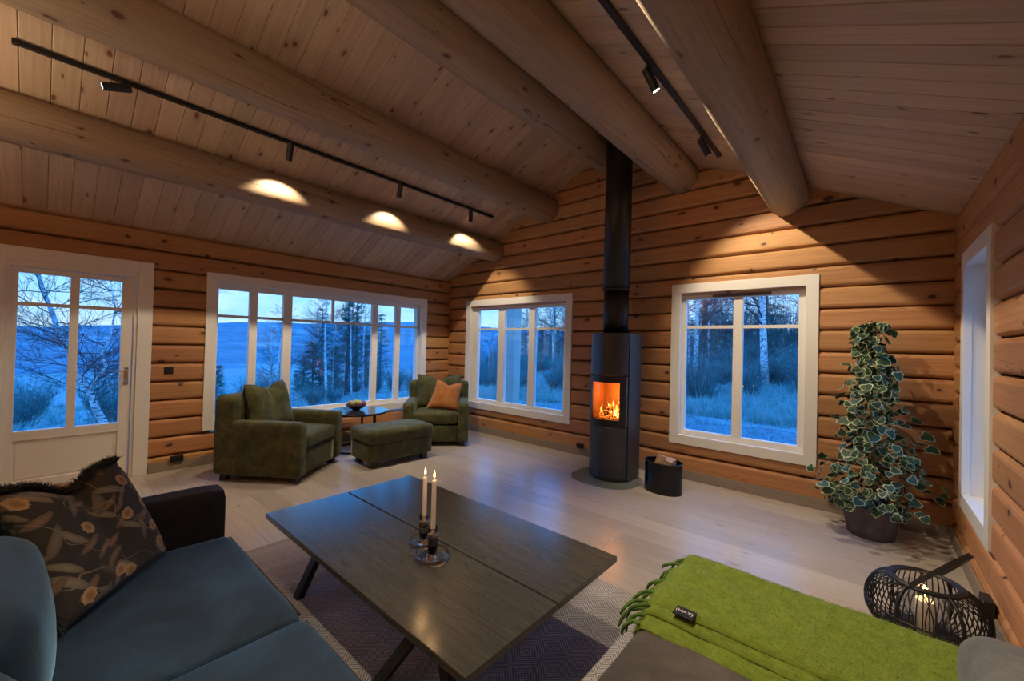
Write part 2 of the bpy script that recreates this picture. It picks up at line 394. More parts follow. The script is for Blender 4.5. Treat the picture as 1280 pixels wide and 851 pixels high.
def rbox(hx, hy, hz, r, N=10, puff=(0, 0, 0), wob=0., seed=0, func=None):
    """soft rounded box centred on origin"""
    idx = {}; vs = []; fs = []
    def key(i, j, k): 
        t = (i, j, k)
        if t not in idx:
            idx[t] = len(vs)
            p = Vector(((2*i/N-1), (2*j/N-1), (2*k/N-1)))
            def ease(a): return math.copysign(abs(a)**.8, a)
            q = Vector((ease(p.x)*hx, ease(p.y)*hy, ease(p.z)*hz))
            inner = Vector((max(-hx+r, min(hx-r, q.x)), max(-hy+r, min(hy-r, q.y)), max(-hz+r, min(hz-r, q.z))))
            d = q-inner
            # direction from inner box to the cube surface point
            if d.length > 1e-6: q = inner + d.normalized()*r
            ux, uy, uz = 1-(q.x/hx)**2, 1-(q.y/hy)**2, 1-(q.z/hz)**2
            q = q + Vector((math.copysign(1, p.x)*puff[0]*uy*uz*abs(p.x)**2, math.copysign(1, p.y)*puff[1]*ux*uz*abs(p.y)**2, math.copysign(1, p.z)*puff[2]*ux*uy*abs(p.z)**2))
            if wob:
                n = noise.noise_vector(q*3.1+Vector((seed*7.7, seed*3.1, 0))); q = q + n*wob
                n = noise.noise_vector(q*9+Vector((seed*2.7, seed*5.1, 3))); q = q + n*wob*.35
            if func: q = func(q)
            vs.append(tuple(q))
        return idx[t]
    for a in range(N):
        for b in range(N):
            fs += [(key(a, b, 0), key(a, b+1, 0), key(a+1, b+1, 0), key(a+1, b, 0)), (key(a, b, N), key(a+1, b, N), key(a+1, b+1, N), key(a, b+1, N)),
                   (key(a, 0, b), key(a+1, 0, b), key(a+1, 0, b+1), key(a, 0, b+1)), (key(a, N, b), key(a, N, b+1), key(a+1, N, b+1), key(a+1, N, b)),
                   (key(0, a, b), key(0, a, b+1), key(0, a+1, b+1), key(0, a+1, b)), (key(N, a, b), key(N, a+1, b), key(N, a+1, b+1), key(N, a, b+1))]
    m = MB(); m.add(vs, fs); return m
def rb(name, c, h, r, mat, parent, N=8, **kw):
    m = rbox(*h, r, N, **{k: v for k, v in kw.items() if k in ('puff', 'wob', 'seed', 'func')})
    o = m.build(name, mat, parent, c, kw.get('rz', 0), True, label=kw.get('label')); return o

# ================================================================== STRUCTURE
RW = 6.077; PITCH = .196; EAVE = 2.53; SL = .475; YB = -6.6; DEP = .2
ZW0, ZW1 = .377, 2.15
def ceil_z(x): return EAVE + SL*(x if x < RW/2 else RW-x)
_logcache = {}
def log_mesh(L, seed):
    key = (round(L, 3), seed % 4)
    if key in _logcache: return _logcache[key]
    rn = random.Random(seed*13+int(L*100)); H = PITCH
    prof = [(-.05, .003), (-.022, .009), (-.005, .022), (0, .038), (0, H-.038), (-.005, H-.022), (-.022, H-.009), (-.05, H-.003), (-DEP, H), (-DEP, 0)]
    n = max(1, int(L/.9)); mb = MB(); vs = []; k = len(prof)
    for i in range(n+1):
        for q, (d, z_) in enumerate(prof):
            inner = q < 8
            vs.append((L*i/n, d + (rn.uniform(-.003, .003) if inner and 0 < i < n else 0), z_ + (rn.uniform(-.003, .003) if 0 < q < 7 and 0 < i < n else 0)))
    fs = [(i*k+q, (i+1)*k+q, (i+1)*k+(q+1) % k, i*k+(q+1) % k) for i in range(n) for q in range(k)]
    fs += [tuple(range(k)), tuple(n*k+q for q in range(k))[::-1]]
    mb.add(vs, fs); me = mb.mesh('log', M['log']); _logcache[key] = me
    return me
# a wall is an empty whose local x runs along the wall, local y points OUT of the room negative -> inside face at local y=0
def log_wall(name, loc, rz, length, z0, ntop, holes, topf=None, joints=()):
    w = struct(name, loc, rz); k = 0; z_ = z0
    while z_ < ntop:
        za, zb = z_, z_+PITCH; k += 1
        a0, a1 = 0, length
        if topf:
            rng = [x for x in [i*.02 for i in range(int(length/.02)+1)] if topf(x) > za+.02]
            if not rng: break
            a0, a1 = max(0, rng[0]-.12), min(length, rng[-1]+.12)
        segs = [(a0, a1)]
        for (h0, h1, hz0, hz1) in holes:
            if zb > hz0+.002 and za < hz1-.002:
                if hz0-.02 > za or hz1+.02 < zb:   # partly cut course: keep full length behind the trim when cut is small
                    if (min(zb, hz1)-max(za, hz0)) < .075: continue
                ns = []
                for s0, s1 in segs:
                    if h1 <= s0 or h0 >= s1: ns.append((s0, s1)); continue
                    if h0 > s0: ns.append((s0, h0))
                    if h1 < s1: ns.append((h1, s1))
                segs = ns
        for s0, s1 in segs:
            cuts = [s0]+[j for (j, jk) in joints if s0 < j < s1 and jk == k % 5]+[s1]
            for c0, c1 in zip(cuts, cuts[1:]):
                if c1-c0 > .02: link('log', log_mesh(c1-c0-.002, RND.randrange(99)), w, (c0, 0, za))
        z_ = zb
    return w
# holes in wall-local coordinates
HT = .085   # hole lies this far inside the trim's outer edge
def hole(a, b, z0=ZW0, z1=ZW1): return (a+HT, b-HT, z0+HT, z1-HT)
# back wall: inside face y=0, room at y<0. local x -> -world x would flip, so use rz=pi: local x = RW - X, local y negative -> world y positive
log_wall('wall_back', (RW+.2, 0, .066), pi, RW+.4, 0, 4.0,
         [(RW+.2-b_, RW+.2-a_, c_-.066, d_-.066) for (a_, b_, c_, d_) in (hole(.45, 2.556), hole(3.886, 5.226))],
         topf=lambda x: ceil_z(RW+.2-x)+.10-.066 if 0 <= RW+.2-x <= RW else EAVE, joints=((3.35, 1), (4.4, 3), (2.2, 2)))
b_ = struct('trim_7'); MB().box((-.2, .05, 0), (RW+.2, .2, .066)).build('sill_log', M['log'], b_)
# left wall: inside face x=0, room at x>0, rz=-pi/2... local x along world +y; local -y -> world... use rz = -90: local x -> -y world, local y -> +x world
LW0 = .2
log_wall('wall_left', (0, LW0, .156-PITCH), -pi/2, LW0-YB, 0, 2.75,
         [(LW0-b_, LW0-a_, c_-.156+PITCH, d_-.156+PITCH) for (a_, b_, c_, d_) in (hole(-3.507, -.49), (-5.0+.03, -3.955-.06, -.2, 2.17-.07))],
         joints=((4.35, 4), (5.6, 1)))
# right wall: inside face x=RW, room at x<RW, rz=+90: local x -> +y, local y -> -x ... so local -y -> +x world
log_wall('wall_right', (RW, YB, .156-PITCH), pi/2, .2-YB, 0, 2.75,
         [(a_-YB, b_-YB, c_-.156+PITCH, d_-.156+PITCH) for (a_, b_, c_, d_) in (hole(-1.311, -.386),)], joints=((3.6, 0),))
wf = struct('wall_front'); MB().box((-.2, YB-.2, 0), (RW+.2, YB, 4.1)).build('wall_panel', M['log'], wf)

# ceiling boards + roof deck
cl_ = struct('ceiling')
BW = .141; Ls = math.hypot(RW/2, SL*RW/2)+.02; ang = math.atan(SL)
def board_mesh():
    mb = MB(); w2 = BW-.0015; c = .004
    prof = [(0, c), (c, 0), (w2-c, 0), (w2, c), (w2, .018), (0, .018)]; L = Ls+.1
    vs = [(x, y, z_) for x in (-.06, L-.06) for y, z_ in prof]; k = 6
    mb.add(vs, [(q, (q+1) % k, k+(q+1) % k, k+q)[::-1] for q in range(k)]+[tuple(range(k)), tuple(range(k, 2*k))[::-1]])
    return mb.mesh('ceiling_board', M['board'])
bm_ = board_mesh(); nb = int(-YB/BW)+2
for i in range(nb):
    y = .1-(i+1)*BW
    o = link('ceiling_board', bm_, cl_, (0, y, EAVE+RND.uniform(0, .0012))); o.rotation_euler = (0, -ang, 0)
    y2 = .1-(i)*BW-.03
    o = link('ceiling_board', bm_, cl_, (RW, y2, EAVE+RND.uniform(0, .0012))); o.rotation_euler = (0, -ang, pi)
rd = MB()
for sgn, x0 in ((1, 0), (-1, RW)):
    a = (x0-sgn*.9, EAVE+.025-SL*.9); b = (RW/2, EAVE+.025+SL*RW/2)
    rd.add([(a[0], YB-.3, a[1]), (b[0], YB-.3, b[1]), (b[0], .5, b[1]), (a[0], .5, a[1]), (a[0], YB-.3, a[1]+.25), (b[0], YB-.3, b[1]+.25), (b[0], .5, b[1]+.25), (a[0], .5, a[1]+.25)],
           [(0, 3, 2, 1), (4, 5, 6, 7), (0, 1, 5, 4), (1, 2, 6, 5), (2, 3, 7, 6), (3, 0, 4, 7)])
rd.build('roof_deck', M['board'], cl_)

# floor planks
fl = struct('floor'); MB().box((-.2, YB-.2, -.3), (RW+.2, .2, -.016)).build('subfloor', M['skirt'], fl)
PWD = .19; rowi = 0; y = -.0
pm = {}
for rowi in range(int(-YB/PWD)+1):
    y1 = -rowi*PWD; x = -RND.uniform(0, 1.7)
    while x < RW:
        x1 = min(x+1.85, RW); x0 = max(x, 0); L = round(x1-x0, 3)
        if L > .03:
            if L not in pm:
                mb = MB(); a = L-.0008; w2 = PWD-.0008; c = .0012
                mb.add([(0, 0, -.015), (a, 0, -.015), (a, w2, -.015), (0, w2, -.015), (0, 0, -c), (a, 0, -c), (a, w2, -c), (0, w2, -c), (c, c, 0), (a-c, c, 0), (a-c, w2-c, 0), (c, w2-c, 0)],
                       [(0, 3, 2, 1), (0, 1, 5, 4), (1, 2, 6, 5), (2, 3, 7, 6), (3, 0, 4, 7), (8, 9, 10, 11), (4, 5, 9, 8), (5, 6, 10, 9), (6, 7, 11, 10), (7, 4, 8, 11)])
                pm[L] = mb.mesh('floor_plank', M['floor'])
            link('floor_plank', pm[L], fl, (x0, y1-PWD, 0))
        x += 1.85
# baseboards
def skirting(name, a, b): 
    s = struct(name, data=None); 
    mb = MB().box(a, b); o = mb.build('board', M['skirt'], s, bevel=.003); return s
skirting('baseboard_back', (.014, -.014, 0), (RW-.014, 0, .100))
skirting('baseboard_left', (0, -3.95, 0), (.014, 0, .100))
skirting('baseboard_right', (RW-.014, YB, 0), (RW, 0, .100))

# ------------------------------------------------------------------ windows
# local frame: x along the wall, y into the room, z up; the glass lies at y=-depth
def window(name, loc, rz, a, b, panes, transom=1.675, tops=(), ends=.12, dep=.10, vent=None, glassz=(.53, 1.985)):
    """a,b trim outer extents (local x); panes = list of (x0,x1) daylight openings"""
    w = struct(name, loc, rz); T = .10; z0, z1 = ZW0, ZW1
    fr = MB(); pt = .014
    fr.box((a, -.03, z1-T), (b, pt, z1)); fr.box((a, -.03, z0), (b, pt, z0+T))
    fr.box((a, -.03, z0+T), (a+T, pt, z1-T)); fr.box((b-T, -.03, z0+T), (b, pt, z1-T))
    fr.build('casing', M['white'], w, bevel=.003)
    rv = MB(); t = .018; i0, i1, j0, j1 = a+T-.006, b-T+.006, z0+T-.006, z1-T+.006
    rv.box((i0-t, -DEP-.02, j0-t), (i1+t, -.005, j0)); rv.box((i0-t, -DEP-.02, j1), (i1+t, -.005, j1+t))
    rv.box((i0-t, -DEP-.02, j0), (i0, -.005, j1)); rv.box((i1, -DEP-.02, j0), (i1+t, -.005, j1))
    rv.build('reveal', M['white'], w)
    g0, g1 = glassz
    xs = [i0]+[v for p in panes for v in p]+[i1]
    sh = MB(); y0, y1 = -dep-.03, -dep+.028
    sh.box((i0, y0, j0), (i1, y1, g0)); sh.box((i0, y0, g1), (i1, y1, j1))
    for q in range(0, len(xs), 2): sh.box((xs[q], y0, g0), (xs[q+1], y1+.002, g1))
    sh.build('window_frame', M['white'], w, bevel=.004)
    for (p0, p1) in panes:
        MB().box((p0-.005, -dep-.006, g0-.005), (p1+.005, -dep, g1+.005)).build('window_pane', M['glass'], w)
        if transom: MB().box((p0, -dep-.02, transom-.016), (p1, -dep+.012, transom+.016)).build('glazing_bar', M['white'], w)
    for tx in tops: MB().box((tx-.016, -dep-.02, transom+.016), (tx+.016, -dep+.012, g1)).build('glazing_bar', M['white'], w)
    if vent: MB().box((vent[0], -dep+.02, vent[2]), (vent[1], -dep+.045, vent[3])).build('trickle_vent', M['vent'], w)
    return w
def flip(lst, W0): return sorted((W0-b, W0-a) for a, b in lst)
window('window_1', (0, 0, 0), -pi/2, .49, 3.507, flip([(-3.377, -3.06), (-2.974, -2.68), (-2.575, -1.436), (-1.342, -1.033), (-.944, -.62)], 0), tops=(2.03,))
window('window_2', (RW, 0, 0), pi, RW-2.556, RW-.45, flip([(.665, 1.123), (1.261, 1.747), (1.868, 2.385)], RW), vent=None)
window('window_3', (RW, 0, 0), pi, RW-5.226, RW-3.886, flip([(4.02, 4.50), (4.59, 5.065)], RW), vent=(RW-4.84, RW-4.30, 1.995, 2.02))
window('window_4', (RW, 0, 0), pi/2, -1.311, -.386, [(-1.15, -.545)], transom=None, dep=.15)

# ------------------------------------------------------------------ door
d = struct('door_1', (0, 0, 0), -pi/2)   # local x = -world y
fr = MB(); a, b, zt = 3.955, 5.03, 2.17
fr.box((a, -.03, 0), (a+.115, .014, zt)); fr.box((b-.115, -.03, 0), (b, .014, zt)); fr.box((a+.115, -.03, zt-.115), (b-.115, .014, zt))
fr.build('casing', M['white'], d, bevel=.003)
jm = MB(); jm.box((a+.095, -.2, 0), (a+.14, -.002, zt-.095)); jm.box((b-.14, -.2, 0), (b-.095, -.002, zt-.095)); jm.box((a+.14, -.2, zt-.17), (b-.14, -.002, zt-.095))
jm.build('door_frame', M['white'], d, bevel=.002)
MB().box((a+.14, -.2, 0), (b-.14, .004, .033)).build('threshold', M['thresh'], d, bevel=.003)
lf = MB(); x0, x1, zb, zt2 = 4.10, 4.90, .038, 1.995; y0, y1 = -.075, -.022
for bx in (((x0, y0, zb), (x0+.085, y1, zt2)), ((x1-.055, y0, zb), (x1, y1, zt2)), ((x0+.085, y0, 1.95), (x1-.055, y1, zt2)), ((x0+.085, y0, .468), (x1-.055, y1, .552)), ((x0+.085, y0, zb), (x1-.055, y1, .114)), ((4.475, y0, .552), (4.535, y1, 1.95))): lf.box(*bx)
leaf = lf.build('door_leaf', M['white'], d, bevel=.003)
MB().box((x0+.085, y0+.01, .114), (x1-.055, y1-.014, .468)).build('door_panel', M['white'], d)
pm_ = MB(); q0, q1, r0, r1, t = x0+.105, x1-.075, .134, .448, .008
for bx in (((q0, y1-.014, r0), (q1, y1-.010, r0+t)), ((q0, y1-.014, r1-t), (q1, y1-.010, r1)), ((q0, y1-.014, r0), (q0+t, y1-.010, r1)), ((q1-t, y1-.014, r0), (q1, y1-.010, r1))): pm_.box(*bx)
pm_.build('panel_moulding', M['white'], d)
for p0, p1 in ((4.185, 4.475), (4.535, 4.845)):
    MB().box((p0, -.052, .552), (p1, -.046, 1.95)).build('window_pane', M['glass'], d)
    MB().box((p0, -.062, 1.659), (p1, -.034, 1.691)).build('glazing_bar', M['white'], d)
hd = MB().box((4.120, -.022, .93), (4.150, -.012, 1.10)).build('handle_plate', M['chrome'], d, bevel=.004)
MB().tube([(4.135, -.012, 1.07), (4.135, .028, 1.07), (4.145, .038, 1.068), (4.235, .038, 1.062)], .008, 8).build('door_handle', M['chrome'], hd, smooth=True)
MB().tube([(4.135, -.012, .99), (4.135, .012, .985), (4.150, .02, .955)], .007, 8).build('thumb_turn', M['chrome'], hd, smooth=True)

# ------------------------------------------------------------------ roof purlins
def purlin(x, z_, r, label, seed):
    mb = MB(); n, k = 40, 34; L = -YB+.15; vs = []
    for i in range(k):
        t = i/(k-1)*L; rr = r*(1+.03*(i/(k-1)-.15))
        for j in range(n):
            a = 2*pi*j/n; q = Vector((t*1.1, cos(a)*.8, sin(a)*.8))+Vector((seed*5.1, 0, 0))
            dr = rr*(1+.035*noise.noise(q*1.2)+.022*noise.noise(q*3.5))
            vs.append((t, cos(a)*dr+.012*sin(t*.9+seed), sin(a)*dr))
    fs = [(i*n+j, (i+1)*n+j, (i+1)*n+(j+1) % n, i*n+(j+1) % n) for i in range(k-1) for j in range(n)]
    fs += [tuple(range(n)), tuple((k-1)*n+j for j in range(n))[::-1]]
    mb.add(vs, fs)
    o = mb.build('ceiling_beam', M['beam'], None, (x, .12, z_), -pi/2, True)
    return tag(o, label, 'beam', 'round log purlins under the ceiling')
purlin(1.096, 2.90, .165, 'round log beam nearest the window wall, three bright lamp scallops along it', 1)
purlin(2.10, 3.36, .178, 'round log beam between the left black lamp track and the ridge', 2)
purlin(3.04, 3.835, .185, 'darker ridge log beam passing left of the black flue pipe', 3)
purlin(3.975, 3.36, .178, 'round log beam just right of the black flue pipe', 4)
purlin(4.985, 2.90, .168, 'thick knotty round log beam above the two-pane window', 5)

# ------------------------------------------------------------------ track lights
def rail(x, y0, y1, label):
    t = thing('track_rail', label, 'lamp track', (x, y0, ceil_z(x)-.018))
    MB().box((-.017, 0, -.016), (.017, y1-y0, .012)).build('rail', M['black'], t, bevel=.002)
    for q in (0, y1-y0-.03): MB().box((-.019, q-.002, -.018), (.019, q+.03, .012)).build('end_cap', M['plastic'], t, bevel=.002)
    return t
rail(1.53, -4.86, -.54, 'long thin black lamp track on the left ceiling slope')
rail(4.49, -4.86, -.53, 'black lamp track on the right ceiling slope between two log beams')
def spot(x, y, tilt, label, group, power=1., size=98):
    """tilt = direction vector of the beam"""
    z_ = ceil_z(x)-.034
    t = thing('track_spotlight', label, 'spotlight', (x, y, z_), 0, group)
    MB().box((-.014, -.035, -.012), (.014, .035, 0)).build('adapter', M['black'], t, bevel=.002)
    MB().tube([(0, 0, -.008), (0, 0, -.048)], .006, 8).build('stem', M['black'], t)
    dv = Vector(tilt).normalized(); c = Vector((0, 0, -.052)); a = c-dv*.045; b2 = c+dv*.115
    u = dv.orthogonal().normalized(); w = dv.cross(u)
    mb = MB(); n = 24; ring = [(a, .001), (a, .026), (a+dv*.002, .028), (b2-dv*.002, .028), (b2, .0275), (b2, .025), (b2-dv*.010, .024)]
    for p, r in ring:
        for j in range(n):
            an = 2*pi*j/n; q = p+(u*cos(an)+w*sin(an))*r; mb.v.append(tuple(q))
    for i in range(len(ring)-1):
        for j in range(n): mb.f.append((i*n+j, i*n+(j+1) % n, (i+1)*n+(j+1) % n, (i+1)*n+j)); mb.m.append(0)
    mb.build('lamp_body', M['black'], t)
    ml = MB(); pc = b2-dv*.008
    ml.add([tuple(pc+(u*cos(2*pi*j/n)+w*sin(2*pi*j/n))*.0245) for j in range(n)], [tuple(range(n))]); ml.build('lens', M['lens'], t)
    ld = bpy.data.lights.new('spot_beam', 'SPOT'); ld.energy = SPOT_W*power; ld.color = (1, .83, .60); ld.spot_size = rad(size); ld.spot_blend = .5; ld.shadow_soft_size = .012
    lo = link('spot_beam', ld, t, b2+dv*.004); lo.rotation_euler = dv.to_track_quat('-Z', 'Y').to_euler()
GL = 'black cylinder spotlights on the left track'; GR = 'black cylinder spotlights on the right track'
spot(1.55, -4.36, (.06, -.92, -.36), 'black cylinder spotlight tilted nearly level, its lit lens facing the door side', GL, .8, 70)
spot(1.55, -3.24, (-.34, 0, -1), 'black cylinder spotlight hanging straight down, second from the near end of the left track', GL)
spot(1.55, -2.07, (-.34, .05, -1), 'black cylinder spotlight hanging down over the ottoman, third along the left track', GL)
spot(1.55, -.98, (-.34, .30, -1), 'black cylinder spotlight at the far end of the left track', GL)
spot(4.50, -4.30, (.3, 0, -1), 'black cylinder spotlight on the right track above the sofa corner', GR)
spot(4.50, -3.20, (.3, .05, -1), 'black cylinder spotlight on the right track above the coffee table', GR)
spot(4.47, -2.12, (.38, .30, -1), 'tilted black cylinder spotlight with lit lens, nearer of two seen on the right track', GR)
spot(4.47, -.98, (.42, .45, -1), 'tilted black cylinder spotlight with lit lens, at the far end of the right track', GR, 1.25)

# ------------------------------------------------------------------ sockets
def socket(loc, rz, label, cat='socket', w=.10, h=.055, proud=.02):
    t = thing('wall_socket', label, cat, loc, rz)
    MB().box((-w/2, -.005, -h/2), (w/2, proud, h/2)).build('housing', M['plastic'], t, bevel=.004)
    for sx in (-w/4, w/4): MB().box((sx-w*.17, proud, -h*.32), (sx+w*.17, proud+.003, h*.32)).build('face_plate', M['black'], t, bevel=.001)
socket((0, -3.81, 1.06), -pi/2, 'small black switch plate on the log wall between door and long window', 'switch', .075, .075, .012)
socket((.014, -3.72, .118), -pi/2, 'black double socket on the skirting right of the white door', 'socket', .11, .065)
socket((2.735, -.014, .125), pi, 'black double socket on the skirting left of the stove', 'socket', .10, .06)
socket((5.37, -.014, .125), pi, 'black double socket on the skirting behind the potted ivy', 'socket', .11, .06)
socket((RW-.014, -1.42, .13), pi/2, 'black socket box on the right wall skirting beside the rattan lantern', 'socket', .12, .09, .035)

# ================================================================== STOVE
ST = (3.44, -.30)
def front(x, bulge=.14, off=0): return -.30 - bulge*(1-(x/.23)**2) + off     # local y of the bowed front
def bow(x0, x1, th=None, back=None, n=10, off=0.):
    xs = [x0+(x1-x0)*i/n for i in range(n+1)]
    f = [(x, front(x, off=off)) for x in xs]
    if th: return f + [(x, front(x, off=off)+th) for x in reversed(xs)]
    return f + [(x1, back), (x0, back)]
st = thing('wood_stove', 'tall black bow-fronted wood stove with a fire burning behind its curved glass', 'stove', (ST[0], ST[1], 0), 0)
mb = MB(); mb.poly([(x*.97, y*.985) for x, y in bow(-.23, .23, back=0, n=16)], .008, .035); mb.build('plinth', M['plastic'], st)
MB().poly(bow(-.228, .222, back=-.02, n=18), .035, .572).build('lower_casing', M['steel_black'], st, bevel=.003)
MB().poly(bow(-.228, .222, back=-.02, n=18), 1.128, 1.565).build('upper_casing', M['steel_black'], st, bevel=.003)
MB().poly(bow(-.233, .233, back=-.0, n=18), 1.565, 1.58).build('top_plate', M['steel_black'], st, bevel=.003)
mb = MB().box((.224, -.296, .02), (.232, -.005, 1.565)); mb.box((-.232, -.296, .02), (-.224, -.005, 1.565)); mb.build('side_panel', M['steel_black'], st, bevel=.002)
MB().box((-.22, -.02, .57), (.22, -.004, 1.13)).build('back_panel', M['plastic'], st)
dr = MB(); dr.poly(bow(-.226, -.165, th=.02, n=5), .578, 1.122); dr.poly(bow(.16, .214, th=.02, n=5), .578, 1.122)
dr.poly(bow(-.165, .16, th=.02, n=14), .578, .655); dr.poly(bow(-.165, .16, th=.02, n=14), 1.05, 1.122)
door = dr.build('stove_door', M['pipe'], st)
MB().poly(bow(-.165, .16, th=.004, n=16, off=.006), .653, 1.052).build('stove_glass', M['firedoor'], door, smooth=False)
hb = MB(); hb.box((.208, -.322, .585), (.219, -.300, 1.115)); hb.build('door_handle', M['chrome'], st, bevel=.002)
fb = MB(); fb.box((-.20, -.06, .60), (.20, -.04, 1.10)); fb.box((-.21, -.32, .60), (-.19, -.06, 1.10)); fb.box((.19, -.32, .60), (.21, -.06, 1.10))
fb.box((-.2, -.33, .575), (.2, -.05, .64)); fb.box((-.2, -.33, 1.07), (.2, -.05, 1.12)); fb.build('fire_chamber', M['fire_brick'], st)
for i, (p, q) in enumerate((((-.13, -.20, .675), (.15, -.14, .68)), ((-.12, -.27, .67), (.12, -.22, .672)), ((-.05, -.24, .72), (.15, -.15, .80)))):
    MB().tube([p, q], .034, 9).build('burning_log', M['ember'], st, smooth=True)
def flames(n, seed):
    mb = MB(); rn = random.Random(seed)
    for i in range(n):
        x = rn.uniform(-.13, .16); y = rn.uniform(-.26, -.12); h = rn.uniform(.06, .17)*(1.6 if x > .02 else .9); w = rn.uniform(.012, .03)
        k = 7; pts = []; rs = []; ph = rn.uniform(0, 6)
        for j in range(k):
            t = j/(k-1); pts.append((x+.022*sin(ph+t*5)*t+.02*t, y+.012*cos(ph+t*4)*t, .66+h*t)); rs.append(max(.0008, w*(sin(pi*min(1, .15+t*.85))**.8)*(1-t*.55)))
        mb.tube(pts, rs, 7, cap=False)
    return mb
flames(26, 3).build('flames', M['fire'], st, smooth=True)
fl_ = bpy.data.lights.new('fire_glow', 'POINT'); fl_.energy = 7; fl_.color = (1, .42, .10); fl_.shadow_soft_size = .05
link('fire_glow', fl_, st, (.03, -.21, .92))
fp = thing('flue_pipe', 'tall black flue pipe rising from the stove to the roof', 'flue', (3.44, -.48, 1.58))
MB().cyl((0, 0, 0), .137, .48, 40).build('lower_pipe', M['pipe'], fp, smooth=False)
mb = MB().cyl((0, 0, .48), .145, 2.0, 40); mb.build('upper_pipe', M['pipe'], fp)
MB().lathe([(.142, .47), (.150, .475), (.150, .50), (.146, .505)], 40).build('pipe_collar', M['pipe'], fp, smooth=True)
for o in fp.children:
    if o.type == 'MESH': o.data.polygons.foreach_set('use_smooth', [len(p.vertices) == 4 for p in o.data.polygons])
mb = MB(); pl = []
for i in range(56):
    a = 2*pi*i/56; pl.append((math.copysign(abs(cos(a))**.85, cos(a))*.37, math.copysign(abs(sin(a))**.8, sin(a))*.34))
hp_ = mb.poly(pl, 0, .007).build('hearth_plate', M['hearth'], None, (3.43, -.60, .0005), 0)
tag(hp_, 'clear oval glass floor plate under the black stove', 'hearth plate')

# wood bin
wb = thing('wood_bin', 'oval black steel bucket holding firewood beside the stove', 'bucket', (4.035, -.555, 0), rad(-4))
def oval_shell(rx, ry, h, t=.004):
    return MB().lathe([(0, .004), (1, .004), (1, 0), (1.0, h), (1.0, h+.004), (1-t/rx*2, h+.004), (1-t/rx*2, .012), (0, .012)], 44, sx=rx, sy=ry)
o = oval_shell(.185, .14, .295).build('bucket', M['bucket'], wb, smooth=True); o.modifiers.new('e', 'EDGE_SPLIT').split_angle = rad(40)
MB().tube([(.1865*cos(a), .1415*sin(a), .298) for a in [2*pi*i/44 for i in range(44)]], .005, 6, closed=True).build('rim', M['black'], wb, smooth=True)
WD = [((3.96, -.60, .03), (4.02, -.53, .345), .058), ((4.08, -.49, .03), (4.10, -.55, .335), .056), ((4.04, -.62, .03), (4.12, -.61, .325), .044), ((3.95, -.49, .03), (4.00, -.48, .29), .042)]
WL = ['split firewood piece standing highest in the black bucket', 'split firewood piece at the right of the black bucket', 'split firewood piece leaning at the front rim of the black bucket', 'firewood piece low at the back left of the black bucket']
for (p, q, r), lb in zip(WD, WL):
    mb = MB(); p, q = Vector(p), Vector(q); dv = (q-p).normalized(); u = dv.orthogonal().normalized(); w = dv.cross(u); n = 9
    for e, c in enumerate((p, p.lerp(q, .5), q)):
        for j in range(n):
            a = 2*pi*j/n; rr = r*(1+.25*noise.noise(Vector((j*1.3, e*.4, r*50))))*(.55 if j in (0, 1, 2) else 1)
            mb.v.append(tuple(c+(u*cos(a)+w*sin(a))*rr))
    for e in range(2):
        for j in range(n): mb.f.append((e*n+j, e*n+(j+1) % n, (e+1)*n+(j+1) % n, (e+1)*n+j)); mb.m.append(0)
    mb.f += [tuple(range(n))[::-1], tuple(range(2*n, 3*n))]; mb.m += [0, 0]
    o = mb.build('firewood', M['bark_log'], None); tag(o, lb, 'firewood', 'firewood in the black bucket')

# ================================================================== soft things
def pillow_mesh(name, P, th, mat, nrm, chop=.0, n=22, seed=0, plump=.45, uvs=1., bow_=.06):
    """P = BL, BR, TR, TL corners; nrm = outward side"""
    BL, BR, TR, TL = [Vector(p) for p in P]; nrm = Vector(nrm).normalized(); vs = []; uv = []
    upv = ((TL+TR)/2-(BL+BR)/2); H = upv.length; upv.normalize()
    for side in (1, -1):
        for i in range(n+1):
            for j in range(n+1):
                u, v = i/n, j/n; a, b = 2*u-1, 2*v-1
                # edges bow inwards, corners stay as points
                uu = .5+.5*a*(1-bow_*(1-b*b)); vv = .5+.5*b*(1-bow_*(1-a*a))
                p = BL.lerp(BR, uu).lerp(TL.lerp(TR, uu), vv)
                if chop: p = p - upv*H*chop*math.exp(-((u-.5)/.17)**2)*v**2.2
                pr = (max(0, 1-a**4)*max(0, 1-b**4))**plump
                if chop: pr *= 1-.55*math.exp(-((u-.5)/.10)**2)*v
                nz = noise.noise(Vector((u*3.2+seed, v*3.2, seed*1.7)))*.22+noise.noise(Vector((u*8+seed, v*8, seed)))*.07
                vs.append(tuple(p + nrm*side*th*pr*(1+nz))); uv.append((u*uvs, v*uvs))
    m = (n+1)**2; fs = []
    for i in range(n):
        for j in range(n):
            a = i*(n+1)+j; q = (a, a+n+1, a+n+2, a+1); fs.append(q); fs.append(tuple(x+m for x in q)[::-1])
    mb = MB(); mb.add(vs, fs); me = mb.mesh(name, mat, True)
    ul = me.uv_layers.new(name='UVMap')
    for lp in me.loops: ul.data[lp.index].uv = uv[lp.vertex_index]
    edge = []
    for i in range(n+1): edge.append(Vector(vs[i*(n+1)]))
    for j in range(1, n+1): edge.append(Vector(vs[n*(n+1)+j]))
    for i in range(n-1, -1, -1): edge.append(Vector(vs[i*(n+1)+n]))
    for j in range(n-1, 0, -1): edge.append(Vector(vs[j]))
    top = [Vector(vs[i*(n+1)+n]) for i in range(n+1)]; left = [Vector(vs[j]) for j in range(n+1)]
    return me, edge, top, left

